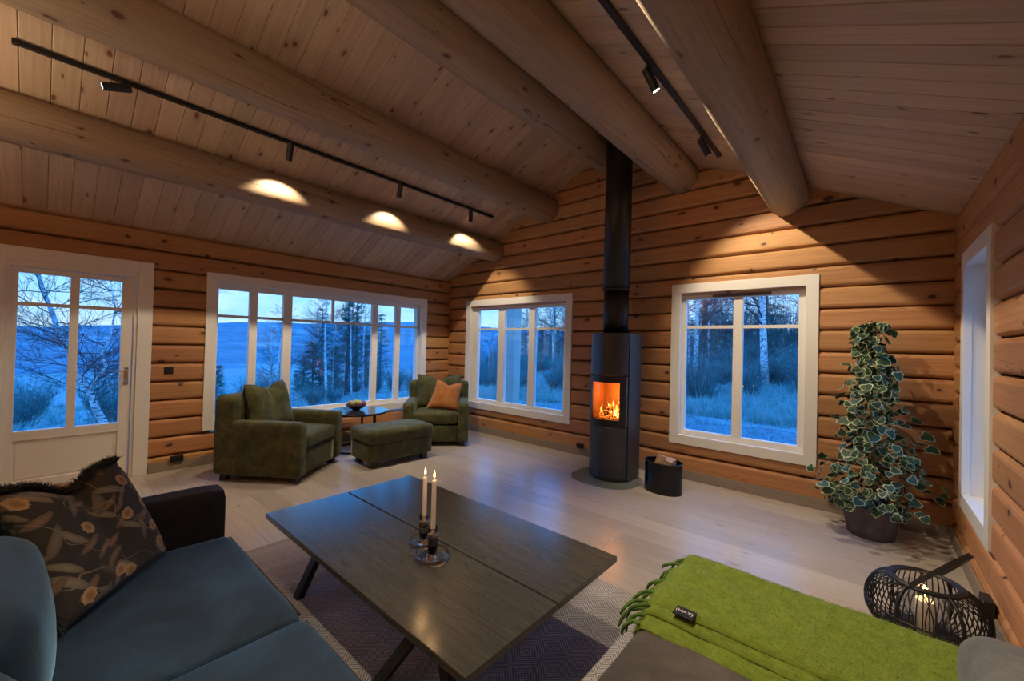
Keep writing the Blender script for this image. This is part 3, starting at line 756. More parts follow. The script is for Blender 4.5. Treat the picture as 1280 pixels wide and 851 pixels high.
def armchair(label, cx, cy, angd, w, dpt, seed):
    t = thing('armchair', label, 'armchair', (cx, cy, 0), rad(angd), 'olive velvet armchairs by the windows')
    G_ = M['green']; hw, hd = w/2, dpt/2; aw = .145
    rb('base', (0.0, 0, .175), (hd-.03, hw-aw+.01, .115), .02, G_, t, 6)
    for s in (1, -1):
        rb('arm', (.035, s*(hw-aw/2), .33), (hd-.035, aw/2, .27), .035, G_, t, 10, wob=.004, seed=seed+s)
    rb('backrest', (-hd+.11, 0, .455), (.11, hw, .395), .045, G_, t, 10, wob=.005, seed=seed+5)
    rb('seat_cushion', (.10, 0, .385), (hd-.11, hw-aw-.004, .075), .045, G_, t, 12, puff=(0, 0, .03), wob=.005, seed=seed+7)
    wq = hw-aw+.03
    me, edge, _, _ = pillow_mesh('back_cushion', ((-hd+.34, -wq, .44), (-hd+.34, wq, .44), (-hd+.22, wq*.98, .945), (-hd+.22, -wq*.98, .945)), .105, G_, (1, 0, .25), .13, 20, seed)
    bc = link('back_cushion', me, t)
    MB().tube(edge, .005, 5, closed=True).build('piping', G_, bc, smooth=True)
    for sx in (1, -1):
        for sy in (1, -1): MB().box((sx*(hd-.09)-.035, sy*(hw-.08)-.035, 0), (sx*(hd-.09)+.035, sy*(hw-.08)+.035, .075)).build('leg', M['foot'], t, bevel=.003)
    return t
armchair('olive green velvet armchair standing nearest the white door', .785, -2.945, 38, .885, .90, 1)
armchair('olive green velvet armchair in the corner with an orange cushion on it', .795, -.84, -42, .90, .86, 11)
me, edge, _, _ = pillow_mesh('cushion', ((.86, -1.10, .50), (1.175, -.765, .455), (1.10, -.645, .845), (.85, -.905, .895)), .075, M['orange'], (.78, -.62, .15), .10, 20, 4, .5, bow_=.10)
t = thing('cushion', 'rust orange velvet cushion leaning in the corner armchair', 'cushion', (1.0, -.86, .47))
c = link('cushion_cover', me, t); c.location = (-1.0, .86, -.47)
MB().tube(edge, .004, 5, closed=True).build('piping', M['orange'], t, (-1.0, .86, -.47), smooth=True)

ot = thing('footstool', 'long olive velvet footstool between the two armchairs', 'footstool', (1.225, -1.865, 0), rad(-3))
rb('base', (0, 0, .17), (.235, .415, .105), .02, M['green'], ot, 8, wob=.003)
rb('seat_cushion', (0, 0, .345), (.255, .435, .075), .05, M['green'], ot, 14, puff=(0, 0, .018), wob=.006, seed=3)
for sx in (1, -1):
    for sy in (1, -1): MB().box((sx*.17-.035, sy*.33-.035, 0), (sx*.17+.035, sy*.33+.035, .08)).build('leg', M['foot'], ot, bevel=.003)

# side table with fruit bowl
sd = thing('side_table', 'round dark side table between the armchairs with a fruit bowl on it', 'side table', (.50, -1.93, 0))
MB().lathe([(.36, .480), (.375, .485), (.378, .500), (.375, .51)], 56).build('table_top', M['side_top'], sd)
for a in (20, 140, 260):
    MB().box((-.013, -.013, .012), (.013, .013, .482)).build('leg', M['black'], sd, (.27*cos(rad(a)), .27*sin(rad(a)), 0), rad(a))
MB().tube([(.27*cos(2*pi*i/40), .27*sin(2*pi*i/40), .012) for i in range(40)], .012, 6, closed=True).build('base_ring', M['black'], sd, smooth=True)
bw = thing('fruit_bowl', 'small dark ribbed bowl of fruit on the round side table', 'bowl', (.44, -1.93, .511))
MB().lathe([(.045, 0), (.05, .006), (.09, .025), (.125, .055), (.133, .075), (.129, .075), (.118, .055), (.08, .03), (0, .012)], 36).build('bowl', M['bowl'], bw, smooth=True)
FR = [((.50, .20, .13), 'pinkish peach'), ((.42, .45, .08), 'yellow green apple'), ((.30, .36, .06), 'green pear'), ((.16, .05, .12), 'purple plum'), ((.55, .22, .08), 'orange red apple'), ((.20, .06, .14), 'dark plum')]
fm = [simple('fruit_skin', c_, .35, var=.25) for c_, _ in FR]
FP = [(.35, -1.96, .592, 0, 'at the left of the bowl'), (.40, -1.985, .602, 4, 'in the front left of the bowl'), (.44, -1.93, .615, 1, 'on top of the bowl'), (.475, -1.99, .600, 2, 'at the front of the bowl'), (.50, -1.92, .603, 1, 'right of the top fruit in the bowl'), (.535, -1.95, .590, 3, 'at the right rim of the bowl'), (.42, -1.87, .595, 2, 'at the back of the bowl'), (.505, -1.865, .592, 5, 'at the back right of the bowl'), (.365, -1.895, .59, 3, 'at the back left rim of the bowl')]
for x, y, z_, k, wh in FP:
    r = .033+.004*(k % 3)
    o = MB().lathe([(.0005, -r*.85), (r*.5, -r*.82), (r*.88, -r*.45), (r, 0), (r*.9, r*.5), (r*.5, r*.85), (r*.12, r*.82), (.0005, r*.72)], 16).build('fruit', fm[k], None, (x, y, z_), smooth=True)
    tag(o, FR[k][1]+' '+wh+' on the side table', 'fruit', 'fruit in the bowl')

# ------------------------------------------------------------------ rug
rg = MB()
def rugmesh():
    nx, ny = 40, 48; vs = []; x0, x1, y0, y1 = 2.49, 5.35, -5.3, -2.415
    for i in range(nx+1):
        for j in range(ny+1):
            x = x0+(x1-x0)*i/nx; y = y0+(y1-y0)*j/ny
            vs.append((x, y, .011+.0012*noise.noise(Vector((x*3, y*3, 0)))))
    fs = [(i*(ny+1)+j, (i+1)*(ny+1)+j, (i+1)*(ny+1)+j+1, i*(ny+1)+j+1) for i in range(nx) for j in range(ny)]
    rg.add(vs, fs); rg.box((x0, y0, .001), (x1, y1, .0095)); return rg
rug = rugmesh().build('rug', M['rug'], None); tag(rug, 'flat woven grey and beige herringbone rug under the coffee table', 'rug')

# ------------------------------------------------------------------ coffee table
ct = thing('coffee_table', 'dark stained oak coffee table, its top split in two boards', 'table', (3.79, -3.30, 0))
def board(y0, y1): return MB().box((-.862, y0, .371), (.865, y1, .40))
board(-.500, -.007).build('top_board', M['table'], ct, bevel=.003); board(.001, .502).build('top_board', M['table'], ct, bevel=.003)
MB().box((-.70, -.30, .345), (.70, .30, .371)).build('under_frame', M['black'], ct)
for sy in (-1, 1):
    for (xf, xt, yt) in ((-.55, -.72, .12), (.27, .52, .36)) + (((.80, .56, .36),) if sy < 0 else ()):
        mb = MB(); dx = .028; y0, y1 = sy*.425-.02, sy*.425+.02; q0, q1 = sy*yt-.02, sy*yt+.02
        mb.add([(xf-dx, y0, .012), (xf+dx, y0, .012), (xf+dx, y1, .012), (xf-dx, y1, .012), (xt-dx, q0, .371), (xt+dx, q0, .371), (xt+dx, q1, .371), (xt-dx, q1, .371)],
               [(0, 3, 2, 1), (4, 5, 6, 7), (0, 1, 5, 4), (1, 2, 6, 5), (2, 3, 7, 6), (3, 0, 4, 7)])
        mb.build('leg', M['black'], ct, bevel=.002)

# candle holders
def holder(x, y, r, label, lab2, top, lean=0.):
    t = thing('candle_holder', label, 'candle holder', (x, y, .4005), 0, 'glass candle holders on the coffee table')
    MB().lathe([(0, 0), (r*.96, 0), (r, .004), (r, .024), (r-.003, .028), (r-.006, .024), (r-.007, .008), (.03, .006), (.024, .02), (.0225, .03), (0, .03)], 44).build('dish', M['dish_glass'], t, smooth=True)
    MB().lathe([(.0215, .030), (.0225, .034), (.0235, .095), (.0245, .148), (.022, .150), (.020, .146), (.019, .095), (.018, .04), (0, .036)], 28).build('cup', M['smoke'], t, smooth=True)
    MB().lathe([(.018, .090), (.021, .092), (.021, .125), (.018, .127)], 20).build('metal_insert', M['chrome'], t, smooth=True)
    c = thing('candle', lab2, 'candle', (x, y, .492), 0, 'lit candles on the coffee table')
    h = top-.492
    MB().lathe([(0, 0), (.0095, 0), (.0112, .03), (.0108, h-.012), (.009, h-.003), (.004, h-.001), (0, h-.003)], 18).build('wax', M['wax'], c, smooth=True)
    MB().tube([(0, 0, h-.003), (.001, 0, h+.010)], .0009, 5).build('wick', M['wick'], c)
    f = [(.0006, 0), (.004, .005), (.0055, .012), (.0045, .02), (.0022, .029), (.0004, .037)]
    MB().lathe(f, 12, (0, 0, h+.006)).build('flame', M['flame'], c, smooth=True)
    ld = bpy.data.lights.new('candle_light', 'POINT'); ld.energy = .25; ld.color = (1, .55, .22); ld.shadow_soft_size = .01
    link('candle_light', ld, c, (0, 0, h+.05))
holder(3.885, -3.385, .072, 'glass candle holder with a shallow dish, farther of the two on the table', 'lit cream taper candle, farther and thinner looking of the two', .745)
holder(4.03, -3.442, .082, 'glass candle holder with a shallow dish, nearest the front of the table', 'lit cream taper candle in the nearest glass holder', .775)

# ================================================================== SOFA
so = thing('corner_sofa', 'corner sofa with slate blue velvet seats and a lamp-warmed end near the log wall', 'sofa', (4.5, -4.5, 0))
def at(p): return (p[0]-4.5, p[1]+4.5, p[2])
S, SD, CH = M['sofa'], M['sofa_dark'], M['chaise']
rb('base', at((4.0, -4.52, .18)), (1.0, .44, .10), .02, SD, so, 6)
rb('base', at((5.42, -3.88, .18)), (.42, 1.06, .10), .02, CH, so, 6)
rb('arm', at((3.078, -4.50, .36)), (.083, .45, .303), .03, SD, so, 10, wob=.003)
rb('backrest', at((4.52, -4.99, .44)), (1.50, .08, .34), .04, SD, so, 10)
rb('backrest', at((5.955, -4.0, .30)), (.085, 1.02, .24), .035, S, so, 10)
def seat(name, x0, x1, y0, y1, z0, z1, mat, pf=.02, N=16, seed=0):
    o = rb(name, at(((x0+x1)/2, (y0+y1)/2, (z0+z1)/2)), ((x1-x0)/2, (y1-y0)/2, (z1-z0)/2), .045, mat, so, N, puff=(0, .008, pf), wob=.007, seed=seed)
    hx, hy, hz = (x1-x0)/2, (y1-y0)/2, (z1-z0)/2; q = .028
    pts = [(-hx+q, hy-q*.25, hz-q*.75), (hx-q, hy-q*.25, hz-q*.75)]
    MB().tube(pts, .006, 6).build('piping', SD if mat is S else mat, o, smooth=True)
    return o
seat('seat_cushion', 3.163, 4.062, -4.80, -4.035, .27, .448, S, seed=2)
seat('seat_cushion', 4.066, 4.968, -4.80, -4.035, .27, .448, S, seed=6)
seat('seat_cushion', 4.972, 5.80, -4.92, -2.80, .27, .458, CH, .012, 20, seed=9)
rb('back_cushion', at((3.99, -4.79, .64)), (.30, .115, .21), .085, S, so, 14, puff=(0, .045, .01), wob=.008, seed=4)
rb('back_cushion', at((4.62, -4.80, .62)), (.31, .115, .20), .085, S, so, 14, puff=(0, .045, .01), wob=.008, seed=5)
rb('back_cushion', at((5.90, -3.32, .535)), (.125, .47, .095), .07, M['grey_velvet'], so, 14, puff=(.01, 0, .02), wob=.01, seed=8)
for x, y in ((3.08, -4.12), (3.08, -4.9), (4.9, -4.15), (5.05, -2.9), (5.78, -2.9), (5.78, -4.85)): MB().cyl(at((x, y, 0)), .022, .09, 14).build('leg', M['black'], so)

# patterned cushion in the sofa corner
PC = ((3.66, -4.615, .475), (3.235, -4.295, .46), (3.10, -4.455, .862), (3.41, -4.79, .875))
me, edge, top, left = pillow_mesh('cushion', PC, .075, M['floral'], (.66, .72, .22), .13, 30, 9, .5, bow_=.05)
pt = thing('cushion', 'dark fringed cushion printed with tan flowers and leaves, in the sofa corner', 'cushion', (3.36, -4.52, .46))
L0 = (-3.36, 4.52, -.46)
link('cushion_cover', me, pt).location = L0
MB().tube(edge, .004, 5, closed=True).build('piping', M['fringe'], pt, L0, smooth=True)
fr = MB(); rn = random.Random(5)
for line in (top, left):
    for k in range(2200):
        s = rn.random()*(len(line)-1); i = int(s); p = line[i].lerp(line[min(i+1, len(line)-1)], s-i)
        out = (Vector((-.1, 0, 1)) if line is top else Vector((.3, -.4, -.2)))*.6+Vector((rn.uniform(-1, 1), rn.uniform(-1, 1), rn.uniform(-.5, 1)))*.5
        out.normalize(); L = rn.uniform(.018, .042); sd_ = out.orthogonal().normalized()*.0014
        m1 = p+out*L*.7+Vector((rn.uniform(-1, 1), rn.uniform(-1, 1), 0))*.003; e = m1+(out+Vector((rn.uniform(-1, 1), rn.uniform(-1, 1), -.6))*.8).normalized()*L*.5
        fr.add([p-sd_, p+sd_, m1+sd_, m1-sd_, e], [(0, 1, 2, 3), (3, 2, 4)])
o = fr.build('fringe', M['fringe'], pt, L0); o['kind'] = 'stuff'

# ================================================================== THROW
th = thing('throw_blanket', 'bright green mohair throw with tassels folded over the lamp-warmed sofa end', 'blanket', (5.4, -3.0, .47))
TL_ = (-5.4, 3.0, -.47)
def layer(x0, x1, ya, yb, z0, thick, hang, seed, skew=0., nx=56, ny=26):
    """soft folded slab lying on the seat, hanging over its left edge"""
    xe = 4.985; vs = []
    def surf(s, v, up):
        # s = arc position along x from the hanging end; v across
        y = ya+(yb-ya)*v; rr = .045
        straight = hang
        xx = x0+s
        if s < straight: d = straight-s; x = xe-.030-up*.0; z_ = z0-rr-d; nx_, nz_ = -1, 0; x = xe-.018
        else:
            q = s-straight; arc = rr*pi/2
            if q < arc: a = q/rr; x = xe-.018+rr*(1-cos(a)); z_ = z0-rr+rr*sin(a); nx_, nz_ = -cos(a), sin(a)
            else: x = xe-.018+rr+(q-arc); z_ = z0; nx_, nz_ = 0, 1
        e = min(1, min(v, 1-v)*9); rnd = math.sqrt(max(0, 1-(1-e)**2))
        wv = .006*noise.noise(Vector((x*5+seed, y*7, z_*5)))+.0035*noise.noise(Vector((x*17, y*19, seed)))+.005*sin(y*38+x*3+seed)*max(0, 1-max(0, x-xe)/.35)
        t = thick*(.35+.65*rnd) if up else 0
        return (x+nx_*(t+wv*up), y+skew*(x-xe)+.008*noise.noise(Vector((x*3, seed, 0)))+(.010*(1-rnd)*0), z_+nz_*(t+wv*up)-(.0 if up else 0))
    Ltot = hang+.0707+(x1-xe-.027)
    for up in (1, 0):
        for i in range(nx+1):
            for j in range(ny+1): vs.append(surf(Ltot*i/nx, j/ny, up))
    m = (nx+1)*(ny+1); fs = []
    for i in range(nx):
        for j in range(ny):
            a = i*(ny+1)+j; q = (a, a+ny+1, a+ny+2, a+1); fs += [q, tuple(k+m for k in q)[::-1]]
    for i in range(nx):
        for j in (0, ny):
            a = i*(ny+1)+j; q = (a, a+m, a+m+ny+1, a+ny+1); fs.append(q if j == 0 else q[::-1])
    for j in range(ny):
        for i in (0, nx):
            a = i*(ny+1)+j; q = (a, a+1, a+m+1, a+m); fs.append(q if i == 0 else q[::-1])
    mb = MB(); mb.add(vs, fs); return mb, vs, (nx, ny)
lay = [(-3.30, -2.745, .462, .014, .05, 1), (-3.235, -2.74, .476, .014, .045, 2), (-3.19, -2.735, .490, .020, .04, 3)]
fz = MB(); rn = random.Random(8)
for k, (ya, yb, z0, tk, hg, sd2) in enumerate(lay):
    mb, vs, (nx, ny) = layer(0, 5.85, ya, yb, z0, tk, hg, sd2)
    mb.build('blanket_fold', M['throw'], th, TL_, smooth=True)
    nfz = (3000, 3000, 24000)[k]
    for _ in range(nfz):
        i = rn.randrange(nx+1); j = rn.randrange(ny+1) if k == 2 else rn.choice((0, 1, 2))
        p = Vector(vs[i*(ny+1)+j])+Vector((rn.uniform(-.009, .009), rn.uniform(-.011, .011), 0)); e = p+Vector((rn.uniform(-1, 1)*.009, rn.uniform(-1, 1)*.009, rn.uniform(.001, .006)))
        s2 = Vector((rn.uniform(-1, 1), rn.uniform(-1, 1), 0)).normalized()*.0007
        fz.add([p-s2, p+s2, e], [(0, 1, 2)])
o = fz.build('mohair_fuzz', M['throw'], th, TL_); o['kind'] = 'stuff'
for k in range(16):   # twisted tassels spreading over the seat's edge
    y = -3.29+k*.036+rn.uniform(-.01, .01); L = rn.uniform(.05, .10); out = rn.uniform(.055, .11); sk = rn.uniform(-.06, .035); z0 = .468+.012*(k % 3)
    pts = [(4.985-out*(1-(1-s2)**1.6), y+sk*s2+.008*sin(s2*7+k), z0-L*s2**1.9) for s2 in [i/8 for i in range(9)]]
    MB().tube(pts, [.006, .0078, .006, .0078, .006, .0078, .006, .006, .003], 7).build('tassel', M['tassel'], th, TL_, smooth=True)
# sewn label
lt = MB().box((5.070, -3.222, .5095), (5.135, -3.168, .5125)).build('woven_label', M['black'], th, TL_)
def text_mesh(name, s, size, mat, parent, mw):
    cu = bpy.data.curves.new('t', 'FONT'); cu.body = s; cu.size = size; cu.extrude = .0004; cu.align_x = 'CENTER'; cu.align_y = 'CENTER'
    to = bpy.data.objects.new('t', cu); me = bpy.data.meshes.new_from_object(to); me.materials.clear(); me.materials.append(mat)
    bpy.data.objects.remove(to); o = link(name, me, parent); o.matrix_local = mw; return o
text_mesh('lettering', '(HAY)', .022, M['white'], lt, Matrix.Translation((5.102, -3.193, .5133)))

# ================================================================== LANTERN
ln = thing('rattan_lantern', 'round black rattan basket lantern on the floor beside the sofa end', 'lantern', (5.80, -1.70, 0))
H_, RM = .27, .228
prof = [(.150, .015), (.195, .03), (.222, .075), (RM, .13), (.222, .185), (.20, .235), (.170, .262), (.135, .275)]
def prof_at(t):
    s = t*(len(prof)-1); i = min(int(s), len(prof)-2); f = s-i; 
    return prof[i][0]*(1-f)+prof[i+1][0]*f, prof[i][1]*(1-f)+prof[i+1][1]*f
for k in range(60):
    a = 2*pi*k/60; pts = [(r*cos(a), r*sin(a), z_) for r, z_ in [prof_at(i/11) for i in range(12)]]
    MB().tube(pts, .0030 if k % 10 else .0085, 5, cap=False).build('rib', M['rattan'], ln, smooth=True)
for r, z_, q in ((.150, .013, .007), (RM+.002, .135, .0045), (.128, .277, .010), (.140, .276, .008), (.118, .276, .006)):
    MB().tube([(r*cos(2*pi*i/56), r*sin(2*pi*i/56), z_) for i in range(56)], q, 6, closed=True).build('ring', M['rattan'], ln, smooth=True)
MB().lathe([(0, .004), (.15, .004), (.15, .016), (0, .016)], 40).build('base_plate', M['rattan'], ln)
for sgn in (1, -1):   # inner wide loops of cane
    for k in range(10):
        a = 2*pi*k/10+.1*sgn; pts = []
        for i in range(13):
            t = i/12; b2 = a+sgn*.28*sin(t*pi); r, z_ = prof_at(t); pts.append(((r-.012)*cos(b2), (r-.012)*sin(b2), z_))
        MB().tube(pts, .0026, 5, cap=False).build('cane_loop', M['rattan'], ln, smooth=True)
# handle: flat bent band from rim to rim leaning to the wall
ha = rad(35); hv = Vector((cos(ha), sin(ha), 0)); side = Vector((.43, .90, 0))
pts = []
for i in range(21):
    t = i/20*pi; x = cos(t)*.145; hgt = sin(t)*.227
    lean = Vector((.68, .21, .70)).normalized()
    p = side*x+lean*hgt; pts.append((p.x, p.y, .282+p.z))
mb = MB(); n = 21
for i, p in enumerate(pts):
    p = Vector(p); tan = (Vector(pts[min(i+1, n-1)])-Vector(pts[max(i-1, 0)])).normalized()
    nrm2 = Vector((.68, .21, .70)).normalized().cross(side).normalized()
    up2 = tan.cross(nrm2).normalized()
    for s1, s2 in ((-1, -1), (1, -1), (1, 1), (-1, 1)): q = p+nrm2*s1*.011+up2*s2*.005; mb.v.append(tuple(q))
for i in range(n-1):
    for j in range(4): mb.f.append((i*4+j, i*4+(j+1) % 4, (i+1)*4+(j+1) % 4, (i+1)*4+j)); mb.m.append(0)
mb.build('handle', M['rattan'], ln)
MB().lathe([(.085, .017), (.086, .02), (.086, .25), (.084, .252), (.083, .25), (.083, .02)], 36).build('glass_cylinder', M['clear'], ln, smooth=True)
cd = thing('candle', 'thick cream pillar candle glowing inside the black rattan lantern', 'candle', (5.80, -1.70, .0165))
MB().lathe([(0, 0), (.036, 0), (.0365, .01), (.0365, .165), (.034, .168), (.028, .160), (0, .156)], 28).build('wax', M['wax'], cd, smooth=True)
MB().tube([(0, 0, .155), (.001, 0, .172)], .001, 5).build('wick', M['wick'], cd)
MB().lathe([(.0006, 0), (.004, .005), (.0055, .012), (.0045, .02), (.0022, .029), (.0004, .037)], 12, (0, 0, .166)).build('flame', M['flame'], cd, smooth=True)
ld = bpy.data.lights.new('candle_light', 'POINT'); ld.energy = .35; ld.color = (1, .55, .22); ld.shadow_soft_size = .01
link('candle_light', ld, cd, (0, 0, .215))

# ================================================================== IVY
PX, PY = 5.60, -.345
iv = thing('potted_ivy', 'tall variegated ivy climbing in a dark clay pot in the corner', 'potted plant', (PX, PY, 0))
MB().lathe([(0, 0), (.138, 0), (.145, .006), (.158, .08), (.176, .17), (.188, .235), (.192, .245), (.184, .247), (.176, .235), (.170, .215), (0, .215)], 40).build('pot', M['terracotta'], iv, smooth=True)
MB().lathe([(.168, .205), (.168, .212), (.1, .22), (0, .222)], 24).build('soil', M['soil'], iv, smooth=True)
def halfw(z_):  # plant radius by height
    T = [(.24, .22), (.34, .34), (.5, .31), (.7, .25), (.9, .22), (1.1, .19), (1.3, .13), (1.45, .115), (1.6, .10), (1.69, .05)]
    for (a, ra), (b, rb_) in zip(T, T[1:]):
        if z_ <= b: return ra+(rb_-ra)*(z_-a)/(b-a)
    return .05
rn = random.Random(21)
sm = MB(); sm.tube([(0, 0, .2), (.01, .005, .7), (-.01, .01, 1.2), (.015, 0, 1.65)], [.014, .012, .009, .004], 7)
for k in range(70):
    z_ = .25+1.38*(k/70); a = rn.uniform(0, 6.28); r = halfw(z_+.02)*rn.uniform(.7, 1.)
    sm.tube([(0, 0, z_-.05), (r*.5*cos(a), r*.5*sin(a), z_+.02), (r*cos(a), r*sin(a), z_-.02)], .0022, 4)
sm.build('stems', M['stem'], iv)
def leaf_mesh(seed):
    q = random.Random(seed); out = []
    lob = [(0, 0), (.42, -.10), (.62, .18), (.48, .48), (.36, .78), (0, 1.05)]
    ol = lob + [(-x, y) for x, y in lob[-2:0:-1]]
    ol = [(x*(1+q.uniform(-.12, .12)), y*(1+q.uniform(-.08, .08))) for x, y in ol]
    c = (0, .45); cup = q.uniform(.05, .35); rim = .86+q.uniform(-.04, .04)
    def zf(x, y): return -cup*(x*x+.5*(y-.45)**2)+.04*sin(x*9+seed)
    vs = [(c[0], c[1], .02)]
    for f in (rim, 1.):
        for x, y in ol: X, Y = c[0]+(x-c[0])*f, c[1]+(y-c[1])*f; vs.append((X, Y, zf(X, Y)))
    n = len(ol); fs = [(0, 1+i, 1+(i+1) % n) for i in range(n)]
    mb = MB(); mb.add(vs, fs, 0); mb.f += [(1+i, 1+n+i, 1+n+(i+1) % n, 1+(i+1) % n) for i in range(n)]; mb.m += [1]*n
    return mb.mesh('leaf', [M['leaf'], M['cream']])
lms = [leaf_mesh(s) for s in range(6)]
def leaf_xf(k, N):
    u = k/N; z_ = .235+1.45*(u**1.12); R = halfw(z_); a = k*2.39996+rn.uniform(-.4, .4); r = R*math.sqrt(rn.uniform(.12, 1.))*(1+.75*noise.noise(Vector((cos(a)*1.6, sin(a)*1.6, z_*5.5))))
    # sprays that stand out to the left and right
    if rn.random() < .06: r *= 1.22
    r = min(r, (-PY-.085)/max(.01, sin(a))) if sin(a) > 0 else r
    nr = (Vector((cos(a), sin(a), rn.uniform(-.2, 1.5)))+Vector((rn.uniform(-1, 1), rn.uniform(-1, 1), 0))).normalized()
    tip = (Vector((cos(a)*.6, sin(a)*.6, -1))+Vector((rn.uniform(-.8, .8), rn.uniform(-.8, .8), rn.uniform(-.2, .9)))); tip = (tip-nr*tip.dot(nr)).normalized()
    sx = tip.cross(nr); s = rn.uniform(.048, .082)
    m = Matrix(((sx.x, tip.x, nr.x, 0), (sx.y, tip.y, nr.y, 0), (sx.z, tip.z, nr.z, 0), (0, 0, 0, 1)))
    cx_ = .07*noise.noise(Vector((0, z_*2.3, 3))); cy_ = .05*noise.noise(Vector((5, z_*2.3, 0)))
    if k % 17 == 3: z_ = rn.uniform(.26, .44); r = rn.uniform(.22, .34); a = rad(221+rn.uniform(-30, 30))
    return Matrix.Translation((r*cos(a)+cx_, r*sin(a)+cy_-.02, z_)) @ m @ Matrix.Scale(s, 4)
for k in range(298):
    o = link('leaf', lms[k % 6], iv); o.matrix_local = leaf_xf(k, 298)
fill = MB()
for k in range(330):
    mt = leaf_xf(k, 330) @ Matrix.Scale(.8, 4); me = lms[k % 6]; o0 = len(fill.v)
    fill.v += [tuple(mt @ v.co) for v in me.vertices]; fill.f += [tuple(i+o0 for i in p.vertices) for p in me.polygons]; fill.m += [p.material_index for p in me.polygons]
o = fill.build('inner_leaves', [M['leaf'], M['cream']], iv); o['kind'] = 'stuff'

# ================================================================== OUTDOORS
def gz(x, y):
    z_ = -.50
    if x < 1: d = 1-x; z_ -= .045*d+.0012*d*d if d < 60 else .045*60+.0012*3600+.10*(d-60)
    if y > 5: z_ += .05*min(y-5, 75)*(1 if x > -12 else max(.15, 1-(-12-x)*.05))
    if z_ < -70: z_ = -70
    return z_+.12*noise.noise(Vector((x*.25, y*.25, 0)))*min(1, (abs(x)+abs(y))*.1)
def spaced(a, b, n, p=2.5): return [a+(b-a)*((i/n)**p) for i in range(n+1)]
gxs = sorted(set([-v for v in spaced(.25, 3200, 70, 3.2)]+spaced(.2, 60, 26, 1.5)))
gys = sorted(set([-v for v in spaced(7, 2500, 40, 3.)]+[-6+i*.6 for i in range(11)]+spaced(.22, 3000, 70, 3.2)))
gr = struct('ground'); mb = MB(); ny = len(gys)
def under(x, y): return -.3 < x < RW+.3 and -6.9 < y < .3
vs = [(x, y, gz(x, y)-(.0 if not under(x, y) else .2)) for x in gxs for y in gys]
mb.add(vs, [(i*ny+j, (i+1)*ny+j, (i+1)*ny+j+1, i*ny+j+1) for i in range(len(gxs)-1) for j in range(ny-1)])
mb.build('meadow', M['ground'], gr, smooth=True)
gp = MB(); n = 24
gp.add([(x, y, gz(x, y)+.02) for x in [-9+i*.8 for i in range(n)] for y in [4.4+j*.35 for j in range(8)]], [(i*8+j, (i+1)*8+j, (i+1)*8+j+1, i*8+j+1) for i in range(n-1) for j in range(7)])
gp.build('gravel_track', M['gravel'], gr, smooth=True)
# far ridges
hl = struct('far_hills')
def ridge(D, z0, elevs, seed, name, dz):
    mb = MB(); na, nr = 150, 12; vs = []
    for i in range(na+1):
        az = rad(60+170*i/na)        # angle from +x, counter-clockwise
        e = 0
        for (a0, e0), (a1, e1) in zip(elevs, elevs[1:]):
            if a0 <= 60+170*i/na <= a1: e = e0+(e1-e0)*((60+170*i/na)-a0)/(a1-a0)
        for j in range(nr+1):
            t = j/nr; d = D*(.42+.58*t); top = D*(e+.0035*noise.noise(Vector((az*9, seed, 0)))+.0015*noise.noise(Vector((az*31, seed, 1))))
            zz = z0+(top-z0)*(t**1.5)+dz*noise.noise(Vector((cos(az)*d*.002, sin(az)*d*.002, seed)))*(1-t)*t*3
            vs.append((cos(az)*d, sin(az)*d, zz))
    mb.add(vs, [(i*(nr+1)+j, i*(nr+1)+j+1, (i+1)*(nr+1)+j+1, (i+1)*(nr+1)+j) for i in range(na) for j in range(nr)])
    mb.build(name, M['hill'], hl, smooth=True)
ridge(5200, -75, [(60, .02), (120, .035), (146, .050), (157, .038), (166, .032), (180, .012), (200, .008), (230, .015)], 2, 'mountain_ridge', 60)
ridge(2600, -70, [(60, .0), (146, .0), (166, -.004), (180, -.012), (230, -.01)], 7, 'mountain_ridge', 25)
# porch post outside the middle window, with the beam it carries
pp = thing('porch_post', 'pale wooden porch post with its beam outside the middle window', 'post', (-.40, 2.2, gz(-.4, 2.2)))
MB().box((-.12, -.12, 0), (.12, .12, 2.45-gz(-.4, 2.2))).build('post', M['post'], pp, bevel=.01)
MB().box((-3.2, -.10, 2.45-gz(-.4, 2.2)), (.2, .10, 2.68-gz(-.4, 2.2))).build('beam', M['post'], pp, bevel=.01)

def grow(mb, p, d, L, r, depth, rn, spread=.55, segs=4, droop=0., thin=.0035):
    pts = [p]; rs = [r]; dd = Vector(d).normalized()
    for i in range(segs):
        dd = (dd+Vector((rn.uniform(-1, 1), rn.uniform(-1, 1), rn.uniform(-1, 1)))*.16+Vector((0, 0, -droop))).normalized()
        pts.append(pts[-1]+dd*(L/segs)); rs.append(max(thin*.5, r*(1-(i+1)/segs*.6)))
    mb.tube(pts, rs, 6 if r > .03 else (4 if r > .01 else 3), cap=False)
    if depth > 0:
        for i in range(1, segs+1):
            for _ in range(2 if depth > 1 else 2):
                nd = (dd+Vector((rn.uniform(-1, 1), rn.uniform(-1, 1), rn.uniform(-.5, .9)))*spread*1.6).normalized()
                grow(mb, pts[i], nd, L*rn.uniform(.4, .65), max(thin, rs[i]*.5), depth-1, rn, spread, max(3, segs-1), droop, thin)
